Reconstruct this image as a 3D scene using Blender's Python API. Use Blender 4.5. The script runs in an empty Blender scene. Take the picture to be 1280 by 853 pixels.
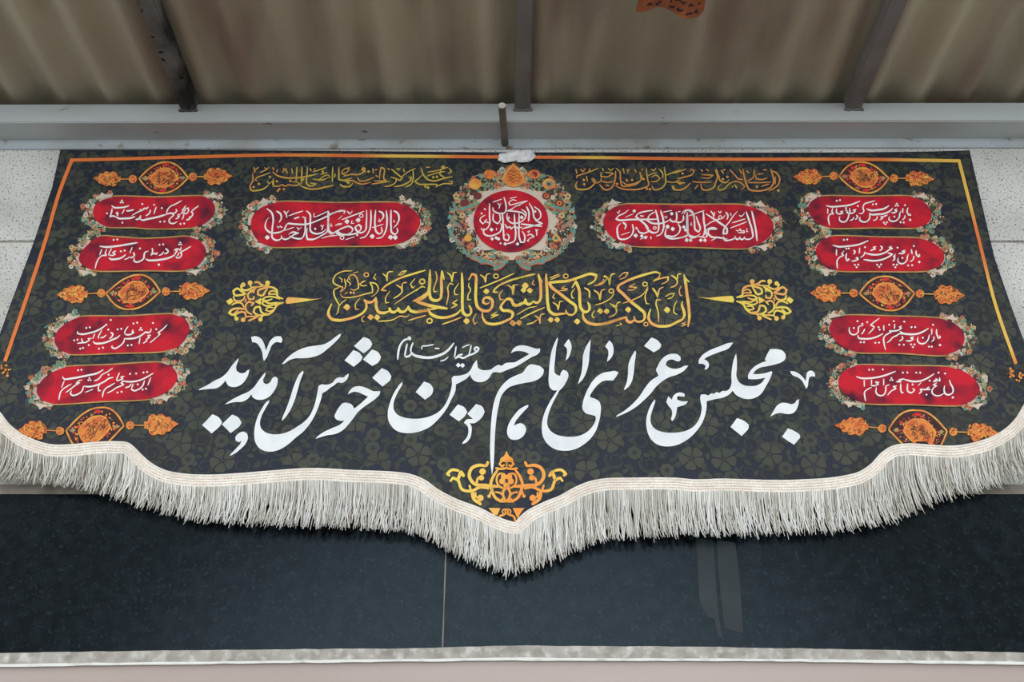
import bpy, bmesh, math, random
from mathutils import Vector
from mathutils.geometry import delaunay_2d_cdt

# ------------------------------------------------------------------ camera, sky, exposure
C = bpy.context.scene.collection
SC = bpy.context.scene
F = 1253.0            # focal length in pixels of a 1280 wide frame (35 mm lens)
PITCH = math.radians(30.0)
CAM_Z = 1.6           # eye height
D = 2.56              # distance to the clad wall face
cam_d = bpy.data.cameras.new('camera')
cam_d.sensor_width = 36.0
cam_d.lens = F / 1280.0 * 36.0
cam_d.clip_start = 0.02
cam = bpy.data.objects.new('camera', cam_d)
cam.location = (0, 0, CAM_Z)
cam.rotation_euler = (math.pi / 2 + PITCH, 0, 0)
C.objects.link(cam)
SC.camera = cam

SC.view_settings.view_transform = 'Standard'
SC.view_settings.look = 'None'
SC.view_settings.gamma = 1.0
SC.view_settings.use_curve_mapping = False
SC.view_settings.exposure = 0.0

# overcast sky, brightest straight out from the wall (towards -Y), duller to both sides
world = bpy.data.worlds.new('overcast_sky')
SC.world = world
world.use_nodes = True
nt = world.node_tree
nt.nodes.clear()
w_out = nt.nodes.new('ShaderNodeOutputWorld')
w_bg = nt.nodes.new('ShaderNodeBackground')
w_tc = nt.nodes.new('ShaderNodeTexCoord')
w_sep = nt.nodes.new('ShaderNodeSeparateXYZ')
w_ramp = nt.nodes.new('ShaderNodeValToRGB')
nt.links.new(w_tc.outputs['Generated'], w_sep.inputs[0])
w_neg = nt.nodes.new('ShaderNodeMath'); w_neg.operation = 'MULTIPLY'; w_neg.inputs[1].default_value = -1.0
nt.links.new(w_sep.outputs['Y'], w_neg.inputs[0])
nt.links.new(w_neg.outputs[0], w_ramp.inputs['Fac'])
e = w_ramp.color_ramp.elements
e[0].position = 0.25; e[0].color = (0.40, 0.405, 0.405, 1)
e[1].position = 0.962; e[1].color = (1.02, 1.12, 1.18, 1)
e2 = w_ramp.color_ramp.elements.new(0.90); e2.color = (0.15, 0.155, 0.155, 1)
e3 = w_ramp.color_ramp.elements.new(0.72); e3.color = (0.37, 0.38, 0.38, 1)
nt.links.new(w_ramp.outputs['Color'], w_bg.inputs['Color'])
w_bg.inputs['Strength'].default_value = 4.25
nt.links.new(w_bg.outputs[0], w_out.inputs[0])

# ------------------------------------------------------------------ helpers
def lin(c):
    return tuple((v / 255 / 12.92) if v / 255 <= 0.04045 else ((v / 255 + 0.055) / 1.055) ** 2.4 for v in c)

def mat(name, rgb, rough=0.75, rgb2=None, scale=8.0, detail=4.0, lo=0.35, hi=0.65, spec=0.3,
        rgb3=None, scale3=60.0, lo3=0.6, hi3=0.7, bump=0.0, bump_scale=80.0, stretch=(1, 1, 1), metallic=0.0):
    m = bpy.data.materials.new(name)
    m.use_nodes = True
    t = m.node_tree
    b = t.nodes['Principled BSDF']
    b.inputs['Roughness'].default_value = rough
    b.inputs['Metallic'].default_value = metallic
    b.inputs['Specular IOR Level'].default_value = spec
    tc = t.nodes.new('ShaderNodeTexCoord')
    mp = t.nodes.new('ShaderNodeMapping')
    mp.inputs['Scale'].default_value = stretch
    t.links.new(tc.outputs['Object'], mp.inputs[0])
    col = None
    def layer(prev, colour, sc, a, z, det):
        n = t.nodes.new('ShaderNodeTexNoise')
        n.inputs['Scale'].default_value = sc
        n.inputs['Detail'].default_value = det
        t.links.new(mp.outputs[0], n.inputs['Vector'])
        r = t.nodes.new('ShaderNodeMapRange')
        r.inputs['From Min'].default_value = a
        r.inputs['From Max'].default_value = z
        t.links.new(n.outputs['Fac'], r.inputs['Value'])
        x = t.nodes.new('ShaderNodeMix'); x.data_type = 'RGBA'
        t.links.new(r.outputs[0], x.inputs['Factor'])
        if isinstance(prev, tuple): x.inputs['A'].default_value = (*prev, 1)
        else: t.links.new(prev, x.inputs['A'])
        x.inputs['B'].default_value = (*lin(colour), 1)
        return x.outputs['Result']
    if rgb2 is None and rgb3 is None:
        b.inputs['Base Color'].default_value = (*lin(rgb), 1)
        n = t.nodes.new('ShaderNodeTexNoise'); n.inputs['Scale'].default_value = 40
        t.links.new(mp.outputs[0], n.inputs['Vector'])
        r = t.nodes.new('ShaderNodeMapRange')
        r.inputs['To Min'].default_value = max(0.02, rough - 0.08); r.inputs['To Max'].default_value = min(1, rough + 0.08)
        t.links.new(n.outputs['Fac'], r.inputs['Value'])
        t.links.new(r.outputs[0], b.inputs['Roughness'])
    else:
        col = lin(rgb)
        if rgb2 is not None: col = layer(col, rgb2, scale, lo, hi, detail)
        if rgb3 is not None: col = layer(col, rgb3, scale3, lo3, hi3, 2.0)
        t.links.new(col, b.inputs['Base Color'])
    if bump > 0:
        n = t.nodes.new('ShaderNodeTexNoise'); n.inputs['Scale'].default_value = bump_scale
        n.inputs['Detail'].default_value = 3
        t.links.new(mp.outputs[0], n.inputs['Vector'])
        bp = t.nodes.new('ShaderNodeBump'); bp.inputs['Strength'].default_value = bump
        bp.inputs['Distance'].default_value = 0.01
        t.links.new(n.outputs['Fac'], bp.inputs['Height'])
        t.links.new(bp.outputs[0], b.inputs['Normal'])
    return m

def tag(o, label=None, cat=None, group=None, kind=None):
    if label: o['label'] = label
    if cat: o['category'] = cat
    if group: o['group'] = group
    if kind: o['kind'] = kind
    return o

def mesh_obj(name, verts, faces, mats, parent=None, fmat=None, smooth=False, origin=(0, 0, 0)):
    me = bpy.data.meshes.new(name)
    ox, oy, oz = origin
    me.from_pydata([(x - ox, y - oy, z - oz) for x, y, z in verts], [], faces)
    if not isinstance(mats, (list, tuple)): mats = [mats]
    for m in mats: me.materials.append(m)
    if fmat: me.polygons.foreach_set('material_index', fmat)
    if smooth: me.polygons.foreach_set('use_smooth', [True] * len(me.polygons))
    me.update()
    o = bpy.data.objects.new(name, me)
    C.objects.link(o)
    if parent: o.parent = parent
    else: o.location = origin
    return o

def empty(name, loc):
    o = bpy.data.objects.new(name, None)
    o.empty_display_size = 0.1
    C.objects.link(o); o.location = loc
    return o

def bm_obj(name, bm, m, parent=None, loc=(0, 0, 0), smooth=False):
    me = bpy.data.meshes.new(name)
    bm.to_mesh(me); bm.free()
    for x in (m if isinstance(m, (list, tuple)) else [m]): me.materials.append(x)
    if smooth:
        me.polygons.foreach_set('use_smooth', [True] * len(me.polygons))
    o = bpy.data.objects.new(name, me)
    C.objects.link(o); o.parent = parent; o.location = loc
    return o

def box_bm(x0, x1, y0, y1, z0, z1, bevel=0.0, bm=None):
    new = bm or bmesh.new()
    r = bmesh.ops.create_cube(new, size=1.0)
    for v in r['verts']:
        v.co = Vector(((x0 + x1) / 2 + v.co.x * (x1 - x0), (y0 + y1) / 2 + v.co.y * (y1 - y0), (z0 + z1) / 2 + v.co.z * (z1 - z0)))
    if bevel > 0:
        es = list({e for v in r['verts'] for e in v.link_edges})
        bmesh.ops.bevel(new, geom=es, offset=bevel, segments=2, affect='EDGES')
    return new

CP, SP = math.cos(PITCH), math.sin(PITCH)
def ray(px, py):
    u, v = (px - 640) / F, (426.5 - py) / F
    return u, CP - v * SP, SP + v * CP
def at(px, py, Y):
    """point on the vertical plane Y that the photograph shows at pixel (px, py)"""
    dx, dy, dz = ray(px, py)
    t = Y / dy
    return (dx * t, Y, CAM_Z + dz * t)
def at_z(px, py, Z):
    dx, dy, dz = ray(px, py)
    t = (Z - CAM_Z) / dz
    return (dx * t, dy * t, Z)
def elev_z(py, Y):
    return at(640, py, Y)[2]

# the hung cloth: leans off the wall towards its weighted hem, with soft drapes
Z_TOP = elev_z(188, D)
def cloth_off(x, z):
    h = max(0.0, Z_TOP - z)
    s = 0.012 + 0.030 * min(1.0, h / 1.0) ** 1.3
    amp = 0.0035 * min(1.0, 0.15 + h / 0.6)
    s += amp * (math.sin(x * 7.3 + 1.2 * math.sin(z * 1.7)) + 0.6 * math.sin(x * 12.1 - z * 2.2 + 1.0))
    return s
def on_cloth(px, py, lift=0.0):
    dx, dy, dz = ray(px, py)
    Y = D - 0.02
    for _ in range(4):
        t = Y / dy
        Y = D - cloth_off(dx * t, CAM_Z + dz * t) - lift
    t = Y / dy
    return (dx * t, Y, CAM_Z + dz * t)

# -------- 2D drawing on the cloth, all in photograph pixels
def hermite(pts, closed, step=1.6, corner=52):
    n = len(pts)
    out = []
    def unit(a, b):
        d = (b[0] - a[0], b[1] - a[1]); l = math.hypot(*d) or 1e-9
        return (d[0] / l, d[1] / l), l
    segs = n if closed else n - 1
    cosc = math.cos(math.radians(corner))
    for i in range(segs):
        p0, p1 = pts[i], pts[(i + 1) % n]
        d, l = unit(p0, p1)
        def tang(j, first):
            a, b, c = (j - 1) % n, j % n, (j + 1) % n
            if not closed and (j == 0 or j == n - 1): return d
            u1, l1 = unit(pts[a], pts[b]); u2, l2 = unit(pts[b], pts[c])
            if u1[0] * u2[0] + u1[1] * u2[1] < cosc: return d
            w1, w2 = 1 / l1, 1 / l2
            m = (u1[0] * w1 + u2[0] * w2, u1[1] * w1 + u2[1] * w2); q = math.hypot(*m) or 1e-9
            return (m[0] / q, m[1] / q)
        t0, t1 = tang(i, True), tang((i + 1) % n if closed else i + 1, False)
        la = math.dist(pts[i - 1], p0) if (closed or i > 0) else l
        lb = math.dist(pts[(i + 2) % n], p1) if (closed or i + 2 < n) else l
        m0, m1 = min(l, la * 1.6), min(l, lb * 1.6)
        k = max(1, int(math.ceil(l / step)))
        for s in range(k):
            t = s / k
            a, b, c2, e2 = 2*t**3 - 3*t**2 + 1, t**3 - 2*t**2 + t, -2*t**3 + 3*t**2, t**3 - t**2
            out.append((a*p0[0] + b*m0*t0[0] + c2*p1[0] + e2*m1*t1[0], a*p0[1] + b*m0*t0[1] + c2*p1[1] + e2*m1*t1[1]))
    if not closed: out.append(pts[-1])
    return out

class Ink:
    """collects flat printed shapes; build() lays them on the cloth as one mesh"""
    def __init__(s): s.v, s.f, s.m, s.h, s.lev, s.hold = [], [], [], [], 0, False
    def tri(s, pts, faces, mi=0):
        if not s.hold: s.lev += 1
        o = len(s.v); s.v += pts; s.h += [s.lev] * len(pts)      # later shapes print over earlier ones
        for f in faces: s.f.append(tuple(o + i for i in f)); s.m.append(mi)
    def fill(s, pts, mi=0, grid=0, smooth=True, step=1.6, corner=52):
        P = hermite(pts, True, step, corner) if smooth else list(pts)
        n = len(P)
        V = [Vector(p) for p in P]
        E = [(i, (i + 1) % n) for i in range(n)]
        if grid:
            xs = [p[0] for p in P]; ys = [p[1] for p in P]
            x = math.floor(min(xs) / grid) * grid
            while x < max(xs):
                y = math.floor(min(ys) / grid) * grid
                while y < max(ys):
                    V.append(Vector((x + 0.37, y + 0.21))); y += grid
                x += grid
        r = delaunay_2d_cdt(V, E, [], 1, 1e-4)
        g = 20 if grid and not s.hold else 0
        s.lev += g
        s.tri([(p.x, p.y) for p in r[0]], [tuple(reversed(f)) for f in r[2]], mi)
        s.lev += g
    def convex(s, pts, mi=0):
        s.tri(list(pts), [tuple(range(len(pts)))], mi)
    def disc(s, x, y, r, mi=0, n=10, ry=None):
        ry = ry or r
        s.convex([(x + r * math.cos(2*math.pi*i/n), y + ry * math.sin(2*math.pi*i/n)) for i in range(n)], mi)
    def dot(s, x, y, r, mi=0):           # rhombic pen dot
        s.convex([(x - r, y + .05*r), (x - .1*r, y - r), (x + .75*r, y - .55*r), (x + r, y + .05*r), (x + .7*r, y + .5*r), (x + .1*r, y + r)], mi)
    def ring(s, x, y, r, w, mi=0):
        s.stroke([(x + r*math.cos(a*math.pi/5), y + r*.85*math.sin(a*math.pi/5)) for a in range(11)], w, mi, taper=0)
    def stroke(s, pts, w, mi=0, taper=0.6, nib=0.0, step=1.3):
        P = hermite(pts, False, step, 75)
        n = len(P)
        if n < 2: return
        L = [0.0]
        for i in range(1, n): L.append(L[-1] + math.dist(P[i], P[i-1]))
        T = L[-1] or 1
        a, b = [], []
        for i, p in enumerate(P):
            q0, q1 = P[max(0, i-1)], P[min(n-1, i+1)]
            d = (q1[0]-q0[0], q1[1]-q0[1]); l = math.hypot(*d) or 1e-9
            d = (d[0]/l, d[1]/l)
            t = L[i] / T
            edge = min(1.0, min(t, 1-t) / 0.22)
            k = (1 - taper) + taper * (edge * (2 - edge))
            if nib: k *= (1 - nib) + nib * min(1.0, abs(d[0]*(-.70) - d[1]*.70) * 1.1 + .05)
            h = w * k / 2
            a.append((p[0] - d[1]*h, p[1] + d[0]*h)); b.append((p[0] + d[1]*h, p[1] - d[0]*h))
        s.tri(a + b, [(i, i+1, n+i+1, n+i) for i in range(n-1)], mi)
    def build(s, name, mats, parent, lift, origin, label=None):
        k = 2e-6 if len(mats) > 1 else 0
        V = [on_cloth(x, y, lift + k * h) for (x, y), h in zip(s.v, s.h)]
        o = mesh_obj(name, V, s.f, mats, parent, s.m, origin=origin)
        if label: o['label'] = label
        return o

CROPS = {   # (x0, y0, scale) of the enlargements the lettering was read from
 'A': (880,410,5.687), 'B': (780,420,5.687), 'C': (660,420,5.687), 'D': (570,420,5.687), 'E': (480,420,5.687), 'F': (370,410,5.687), 'G': (240,420,5.687),
 'K1': (640,330,9.143), 'K2': (750,330,9.143), 'K3': (400,330,9.143), 'K4': (520,330,9.143), 'K5': (270,330,9.143),
 'N': (540,550,6.737), 'L1': (280,230,8.533), 'L2': (410,230,8.533), 'R1': (720,230,8.533), 'R2': (850,230,8.533), 'Q': (595,230,9.478),
 'S1': (95,195,6.4), 'S2': (60,280,5.565), 'S3': (40,380,5.565), 'S4': (10,445,5.565),
 'S5': (985,195,6.4), 'S6': (990,280,5.565), 'S7': (1015,380,5.565), 'S8': (1020,445,5.565),
 'V1': (125,242,9.846), 'V2': (115,295,9.846), 'V3': (85,393,9.846), 'V4': (65,458,9.846), 'V5': (1025,242,9.846), 'V6': (1035,295,9.846), 'V7': (1055,393,9.846), 'V8': (1065,458,9.846),
 'T1': (300,195,9.143), 'T2': (430,195,9.143), 'T3': (710,195,9.143), 'T4': (840,195,9.143),
 'P': (0,0,1), 'O': (780,0,10.667)}
def pts_of(text, crop='P'):
    out = []
    for tok in text.split():
        if tok.endswith(':'): crop = tok[:-1]; continue
        x0, y0, s = CROPS[crop]
        x, y = tok.split(',')
        out.append((x0 + float(x)/s, y0 + float(y)/s))
    return out
def write(ink, crop, text, w=20, mi=0, nib=0.35, taper=0.55, r=10):
    """';' separated strokes. 'w14 x,y ...' sets this stroke's width, 'dots r12 x,y ...' pen dots, 'three x,y' a trio, 'ring r20 x,y', 'disc r20 x,y'"""
    x0, y0, s = CROPS[crop]
    for item in text.split(';'):
        tok = item.split()
        if not tok: continue
        ww, rr, mode = w, r, 'stroke'
        while tok and ',' not in tok[0]:
            t = tok.pop(0)
            if t[0] == 'w' and t[1:].replace('.', '').isdigit(): ww = float(t[1:])
            elif t[0] == 'r' and t[1:].replace('.', '').isdigit(): rr = float(t[1:])
            else: mode = t
        P = pts_of(' '.join(tok), crop)
        if mode == 'stroke': ink.stroke(P, ww / s * (1.2 if crop[0] == 'V' else 1.0), mi, taper, nib)
        elif mode == 'dots':
            for p in P: ink.dot(p[0], p[1], rr / s, mi)
        elif mode == 'three':
            for p in P:
                q = rr / s
                ink.dot(p[0], p[1] - q, q, mi); ink.dot(p[0] - q*1.05, p[1] + q*.9, q, mi); ink.dot(p[0] + q*1.05, p[1] + q*.9, q, mi)
        elif mode == 'disc':
            for p in P: ink.disc(p[0], p[1], rr / s, mi)
        elif mode == 'ring':
            for p in P: ink.ring(p[0], p[1], rr / s, max(9, rr*.5) / s, mi)
        elif mode == 'poly': ink.fill(P, mi)

# ------------------------------------------------------------------ materials
M = {}
M['stone'] = mat('speckled_white_stone', (212, 211, 206), 0.6, (186, 184, 178), 5.0, 8, .4, .7, rgb3=(104, 104, 102), scale3=150, lo3=.56, hi3=.68)
M['mortar'] = mat('joint_mortar', (150, 143, 132), 0.9, (110, 105, 96), 12)
M['granite'] = mat('polished_black_granite', (4, 6, 7), 0.18, (20, 26, 30), 28, 8, .42, .75, spec=0.14, rgb3=(40, 50, 56), scale3=110, lo3=.58, hi3=.85)
M['granite'].node_tree.nodes['Principled BSDF'].inputs['Specular Tint'].default_value = (.78, 1.0, 1.18, 1)
M['sill'] = mat('worn_stone_sill', (172, 167, 160), 0.75, (136, 130, 122), 24, 6, .4, .75, rgb3=(206, 203, 197), scale3=40, lo3=.5, hi3=.75, stretch=(1, 1, 1))
M['caulk'] = mat('white_sealant', (226, 226, 222), 0.5, (190, 188, 184), 20, 3, .5, .75)
M['lintel'] = mat('pinkish_grey_paint', (186, 171, 166), 0.55, (176, 160, 154), 2.5, 4, .35, .65, stretch=(.4, 1, 1))
M['greypaint'] = mat('grey_steel_paint', (196, 202, 205), 0.45, (182, 186, 189), 4, 5, .4, .7, rgb3=(110, 104, 96), scale3=26, lo3=.72, hi3=.80, stretch=(.5, 1, 1))
M['plate'] = mat('pale_blue_grey_render', (176, 184, 190), 0.7, (160, 160, 156), 6, 5, .45, .7, rgb3=(120, 100, 76), scale3=18, lo3=.6, hi3=.74)
M['rafter'] = mat('dull_rafter_paint', (132, 130, 130), 0.6, (112, 110, 108), 6, 4)
M['rafter_dirty'] = mat('sooty_rafter_paint', (112, 112, 110), 0.7, (40, 41, 40), 6, 5, .42, .62, rgb3=(18, 17, 16), scale3=26, lo3=.63, hi3=.68)
M['roof'] = mat('weathered_fibre_cement', (192, 185, 165), 0.85, (170, 163, 144), 3, 5, .35, .65, rgb3=(154, 138, 124), scale3=5, lo3=.5, hi3=.7, bump=.15, stretch=(1, .25, 1))
M['rod'] = mat('rusty_grey_rod', (120, 116, 108), 0.6, (92, 84, 74), 18)
M['rod_cut'] = mat('cut_rod_end', (222, 222, 216), 0.45, (190, 190, 184), 30)
M['pave'] = mat('grey_paving', (120, 117, 112), 0.9, (108, 105, 100), 1.5)
M['court'] = mat('courtyard_render', (120, 118, 112), 0.9, (100, 98, 94), 1.2)
M['cloth'] = mat('navy_cloth', (31, 37, 51), 0.5, (54, 50, 45), 4.5, 5, .52, .74, spec=.22, rgb3=(29, 35, 38), scale3=9, lo3=.5, hi3=.7, bump=.06, bump_scale=700)
M['olive'] = mat('olive_flower_print', (68, 70, 60), 0.5, (59, 62, 55), 5.5, 3, .35, .7, spec=.22)
M['olive2'] = mat('grey_green_leaf_print', (55, 61, 58), 0.5, (60, 61, 52), 6, 3, .35, .7, spec=.22)
M['olive_dark'] = mat('flower_eye_print', (44, 47, 46), 0.8)
M['border'] = mat('orange_yellow_border_print', (224, 118, 58), 0.7, (228, 184, 84), 2.2, 1, .48, .6)
M['gold'] = mat('gold_letter_print', (232, 206, 92), 0.7, (232, 166, 92), 16, 2, .45, .6)
M['gold_dull'] = mat('small_gold_letter_print', (192, 166, 70), 0.7, (202, 134, 66), 7, 2, .42, .58)
M['gold_line'] = mat('cartouche_gold_line', (188, 148, 88), 0.7, (160, 122, 76), 20)
M['red'] = mat('crimson_print', (198, 20, 42), 0.75, (150, 16, 42), 11, 5, .42, .62, rgb3=(72, 16, 42), scale3=17, lo3=.5, hi3=.74)
M['white'] = mat('white_letter_print', (236, 238, 240), 0.7, (222, 226, 230), 20)
M['white_small'] = mat('white_verse_print', (236, 226, 226), 0.7)
M['cream'] = mat('cream_petal_print', (206, 188, 172), 0.75)
M['teal'] = mat('teal_petal_print', (108, 156, 142), 0.75, (92, 136, 126), 60)
M['salmon'] = mat('salmon_petal_print', (192, 118, 84), 0.75, (172, 96, 74), 60)
M['sage'] = mat('sage_petal_print', (146, 152, 110), 0.75, (120, 132, 100), 60)
M['maroon'] = mat('maroon_petal_print', (128, 56, 56), 0.75, (98, 52, 56), 60)
M['sand'] = mat('sand_petal_print', (196, 166, 118), 0.75)
M['shade'] = mat('dark_olive_print', (62, 58, 48), 0.75)
M['orange'] = mat('orange_ornament_print', (218, 132, 62), 0.7, (206, 96, 52), 45, 2, .45, .6)
M['amber'] = mat('amber_ornament_print', (226, 164, 74), 0.7, (214, 128, 62), 30, 2, .42, .6)
M['wine'] = mat('wine_ring_print', (58, 34, 40), 0.75)
M['scarlet'] = mat('scarlet_blossom_print', (204, 48, 44), 0.75)
M['ink'] = mat('dark_script_print', (74, 52, 36), 0.75)
M['finial'] = mat('yellow_to_orange_finial_print', (240, 204, 92), 0.7)
t_ = M['finial'].node_tree                         # the print runs from yellow on the left to orange on the right
g_ = t_.nodes.new('ShaderNodeSeparateXYZ'); c_ = t_.nodes.new('ShaderNodeTexCoord'); r_ = t_.nodes.new('ShaderNodeMapRange'); q_ = t_.nodes.new('ShaderNodeValToRGB')
t_.links.new(c_.outputs['Object'], g_.inputs[0]); t_.links.new(g_.outputs['X'], r_.inputs['Value'])
r_.inputs['From Min'].default_value = -.17; r_.inputs['From Max'].default_value = .14
t_.links.new(r_.outputs[0], q_.inputs['Fac'])
q_.color_ramp.elements[0].color = (*lin((240, 214, 100)), 1); q_.color_ramp.elements[1].color = (*lin((244, 206, 96)), 1)
for p_, k_ in ((.38, (240, 186, 88)), (.55, (240, 152, 66)), (.8, (240, 158, 76))):
    n_ = q_.color_ramp.elements.new(p_); n_.color = (*lin(k_), 1)
t_.links.new(q_.outputs['Color'], t_.nodes['Principled BSDF'].inputs['Base Color'])
M['braid'] = mat('cream_woven_braid', (238, 231, 222), 0.85, (224, 214, 203), 30, 3)
M['braid2'] = mat('pinkish_braid_thread', (222, 196, 178), 0.85)
M['thread'] = mat('silky_white_thread', (244, 243, 239), 0.42, (228, 225, 218), 9, 3, spec=.5)
M['thread2'] = mat('silky_grey_thread', (230, 226, 218), 0.45, (208, 202, 190), 9, 3, spec=.5)
M['thread3'] = mat('plain_taupe_thread', (184, 177, 164), 0.6)
M['tape'] = mat('crumpled_clear_tape', (244, 244, 246), 0.22, (214, 214, 216), 30, 3, spec=.6)
M['strip_grey'] = mat('dull_grey_strip', (36, 46, 51), 0.3, (28, 36, 41), 10, spec=.18)
M['pennant'] = mat('orange_pennant_cloth', (118, 60, 26), 0.8, (98, 46, 22), 12)
M['black'] = mat('black_print', (24, 22, 20), 0.8)

# ------------------------------------------------------------------ the setting
TILT = 0.0022
def tilted(bm, k=TILT):
    for v in bm.verts: v.co.z += v.co.x * k
    return bm
Z_G0, Z_G1 = elev_z(818, D), elev_z(616, D)      # granite band
Z_J = elev_z(302, D)
Z_PL = elev_z(187, D)                            # lower edge of painted strip under the beam
Y_BF = 2.47                                      # front face of the beam
Z_B0, Z_B1 = elev_z(152, Y_BF), elev_z(129, Y_BF)
XW = 3.4

bm = box_bm(-XW, XW, D + .03, D + .25, 0, 6.0)
box_bm(-XW, XW, D, D + .031, Z_G1 + .004, Z_J - .003, .002, bm)
box_bm(-XW, XW, D, D + .031, Z_J + .003, Z_B1 + 1.2, .002, bm)
wall = bm_obj('wall_back', bm, [M['stone']])
tag(wall, 'white speckled stone cladding behind the hung banner', 'wall', kind='structure')
bm = box_bm(-XW, XW, D + .004, D + .032, Z_J - .004, Z_J + .004)
tag(bm_obj('trim_1', bm, M['mortar']), 'thin grey mortar joint across the white speckled stone', 'joint', kind='structure')
bm = box_bm(-XW, XW, D - .004, D + .03, Z_G1 - .006, Z_G1 + .022)
tag(bm_obj('trim_2', bm, M['mortar']), 'taupe mortar line along the top of the dark granite band', 'joint', kind='structure')
bm = tilted(box_bm(-XW, XW, D - .006, D + .03, Z_PL, Z_B0 + .05, .002))
tag(bm_obj('trim_3', bm, M['plate']), 'pale blue grey strip between the steel beam and the banner top', 'strip', kind='structure')
bm = box_bm(-30, 30, -30, D + .2, -.1, 0)
tag(bm_obj('floor', bm, M['pave']), 'grey paving in front of the building', 'ground', kind='structure')
bm = box_bm(-XW, XW, D - .006, D + .03, 1.86, elev_z(826, D - .006), .002)
tag(bm_obj('trim_4', bm, M['lintel']), 'pinkish grey painted lintel under the stone sill', 'lintel', kind='structure')

# corrugated roof sheet: runs out from the wall over the rafters
Z_RF = elev_z(137.5, Y_BF)                       # underside of the rafters
RAFTER_H = 0.052
PITCHW, AMP = 0.1565, 0.021
X_PH = at(655/2, 127, 2.55)[0]                   # a crest seen from below as a bright low rib
vs, fs = [], []
nx, ny = 440, 8
Y0, Y1 = 1.78, D + .02
for th in (0, .007):
    for j in range(ny + 1):
        for i in range(nx + 1):
            x = -XW + 2 * XW * i / nx
            c = math.cos(2 * math.pi * (x - X_PH) / PITCHW)
            vs.append((x, Y0 + (Y1 - Y0) * j / ny, Z_RF + RAFTER_H + AMP - AMP * c + th + x * TILT))
N1 = (nx + 1) * (ny + 1)
for j in range(ny):
    for i in range(nx):
        a = j * (nx + 1) + i
        fs.append((a, a + nx + 1, a + nx + 2, a + 1)); fs.append((N1 + a, N1 + a + 1, N1 + a + nx + 2, N1 + a + nx + 1))
for i in range(nx): fs.append((i, i + 1, N1 + i + 1, N1 + i))
roof = mesh_obj('ceiling', vs, fs, M['roof'], smooth=True)
tag(roof, 'weathered grey brown corrugated roof sheet seen from below', 'roof', kind='structure')

# steel beam along the wall
bm = tilted(box_bm(-XW, XW, Y_BF, D - .002, Z_B0, Z_B1, .003))
beam = bm_obj('steel_beam', bm, M['greypaint'])
tag(beam, 'grey painted box steel beam running along the wall above the banner', 'beam')
# three rafters butting against the beam front
for cx, key, lab in ((-1.061, 'rafter_dirty', 'sooty stained steel rafter above the left half of the banner, end chipped black'),
                     (0.035, 'rafter', 'grey steel rafter meeting the beam right beside the protruding rod'),
                     (1.121, 'rafter', 'clean grey steel rafter above the right half of the banner')):
    bm = box_bm(-.026, .026, -.67, -.001, 0, RAFTER_H, .003)
    r = bm_obj('steel_rafter', bm, M[key], loc=(cx, Y_BF, Z_RF + cx * TILT))
    tag(r, lab, 'rafter', 'steel rafters under the roof')
    wb = bmesh.new()                              # lumpy weld bead where it meets the beam
    rnd = random.Random(int(cx * 100) + 5)
    for k in range(14):
        q = bmesh.ops.create_icosphere(wb, subdivisions=1, radius=.004 + rnd.random() * .003)
        px = -.028 + .056 * k / 13
        for v in q['verts']: v.co += Vector((px, -.002, -.002 + rnd.uniform(-.002, .002)))
    bm_obj('weld_bead', wb, M[key], r, smooth=True)

# rod stub sticking out of the wall through the beam shadow
p0, p1 = Vector(at(631.5, 181, D - .004)), Vector(at_z(627.3, 131.5, at(631.5, 181, D)[2]))
def tube(bm, pts, r, n=12, caps=True):
    rings = []
    for i, p in enumerate(pts):
        p = Vector(p)
        d = (Vector(pts[min(i + 1, len(pts) - 1)]) - Vector(pts[max(i - 1, 0)])).normalized()
        up = Vector((0, 0, 1)) if abs(d.z) < .9 else Vector((1, 0, 0))
        a = d.cross(up).normalized(); b = d.cross(a)
        rr = r[i] if isinstance(r, (list, tuple)) else r
        rings.append([bm.verts.new(p + (a * math.cos(2*math.pi*k/n) + b * math.sin(2*math.pi*k/n)) * rr) for k in range(n)])
    for i in range(len(rings) - 1):
        for k in range(n):
            bm.faces.new((rings[i][k], rings[i][(k+1) % n], rings[i+1][(k+1) % n], rings[i+1][k]))
    if caps:
        bm.faces.new(list(reversed(rings[0]))); bm.faces.new(rings[-1])
    return bm
rod = empty('steel_rod', p0)
tag(rod, 'short round steel rod stub sticking out of the wall above the silvery tape', 'rod')
v = p1 - p0
bm_obj('shaft', tube(bmesh.new(), [(0, .02, 0), v * .3, v * .7, v * .985], .0118, 16), M['rod'], rod, smooth=False)
o = bm_obj('cut_end', tube(bmesh.new(), [v * .98, v * .995, v], [.0119, .0119, .0106], 16), M['rod_cut'], rod)
o['label'] = 'pale round cut end'

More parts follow.
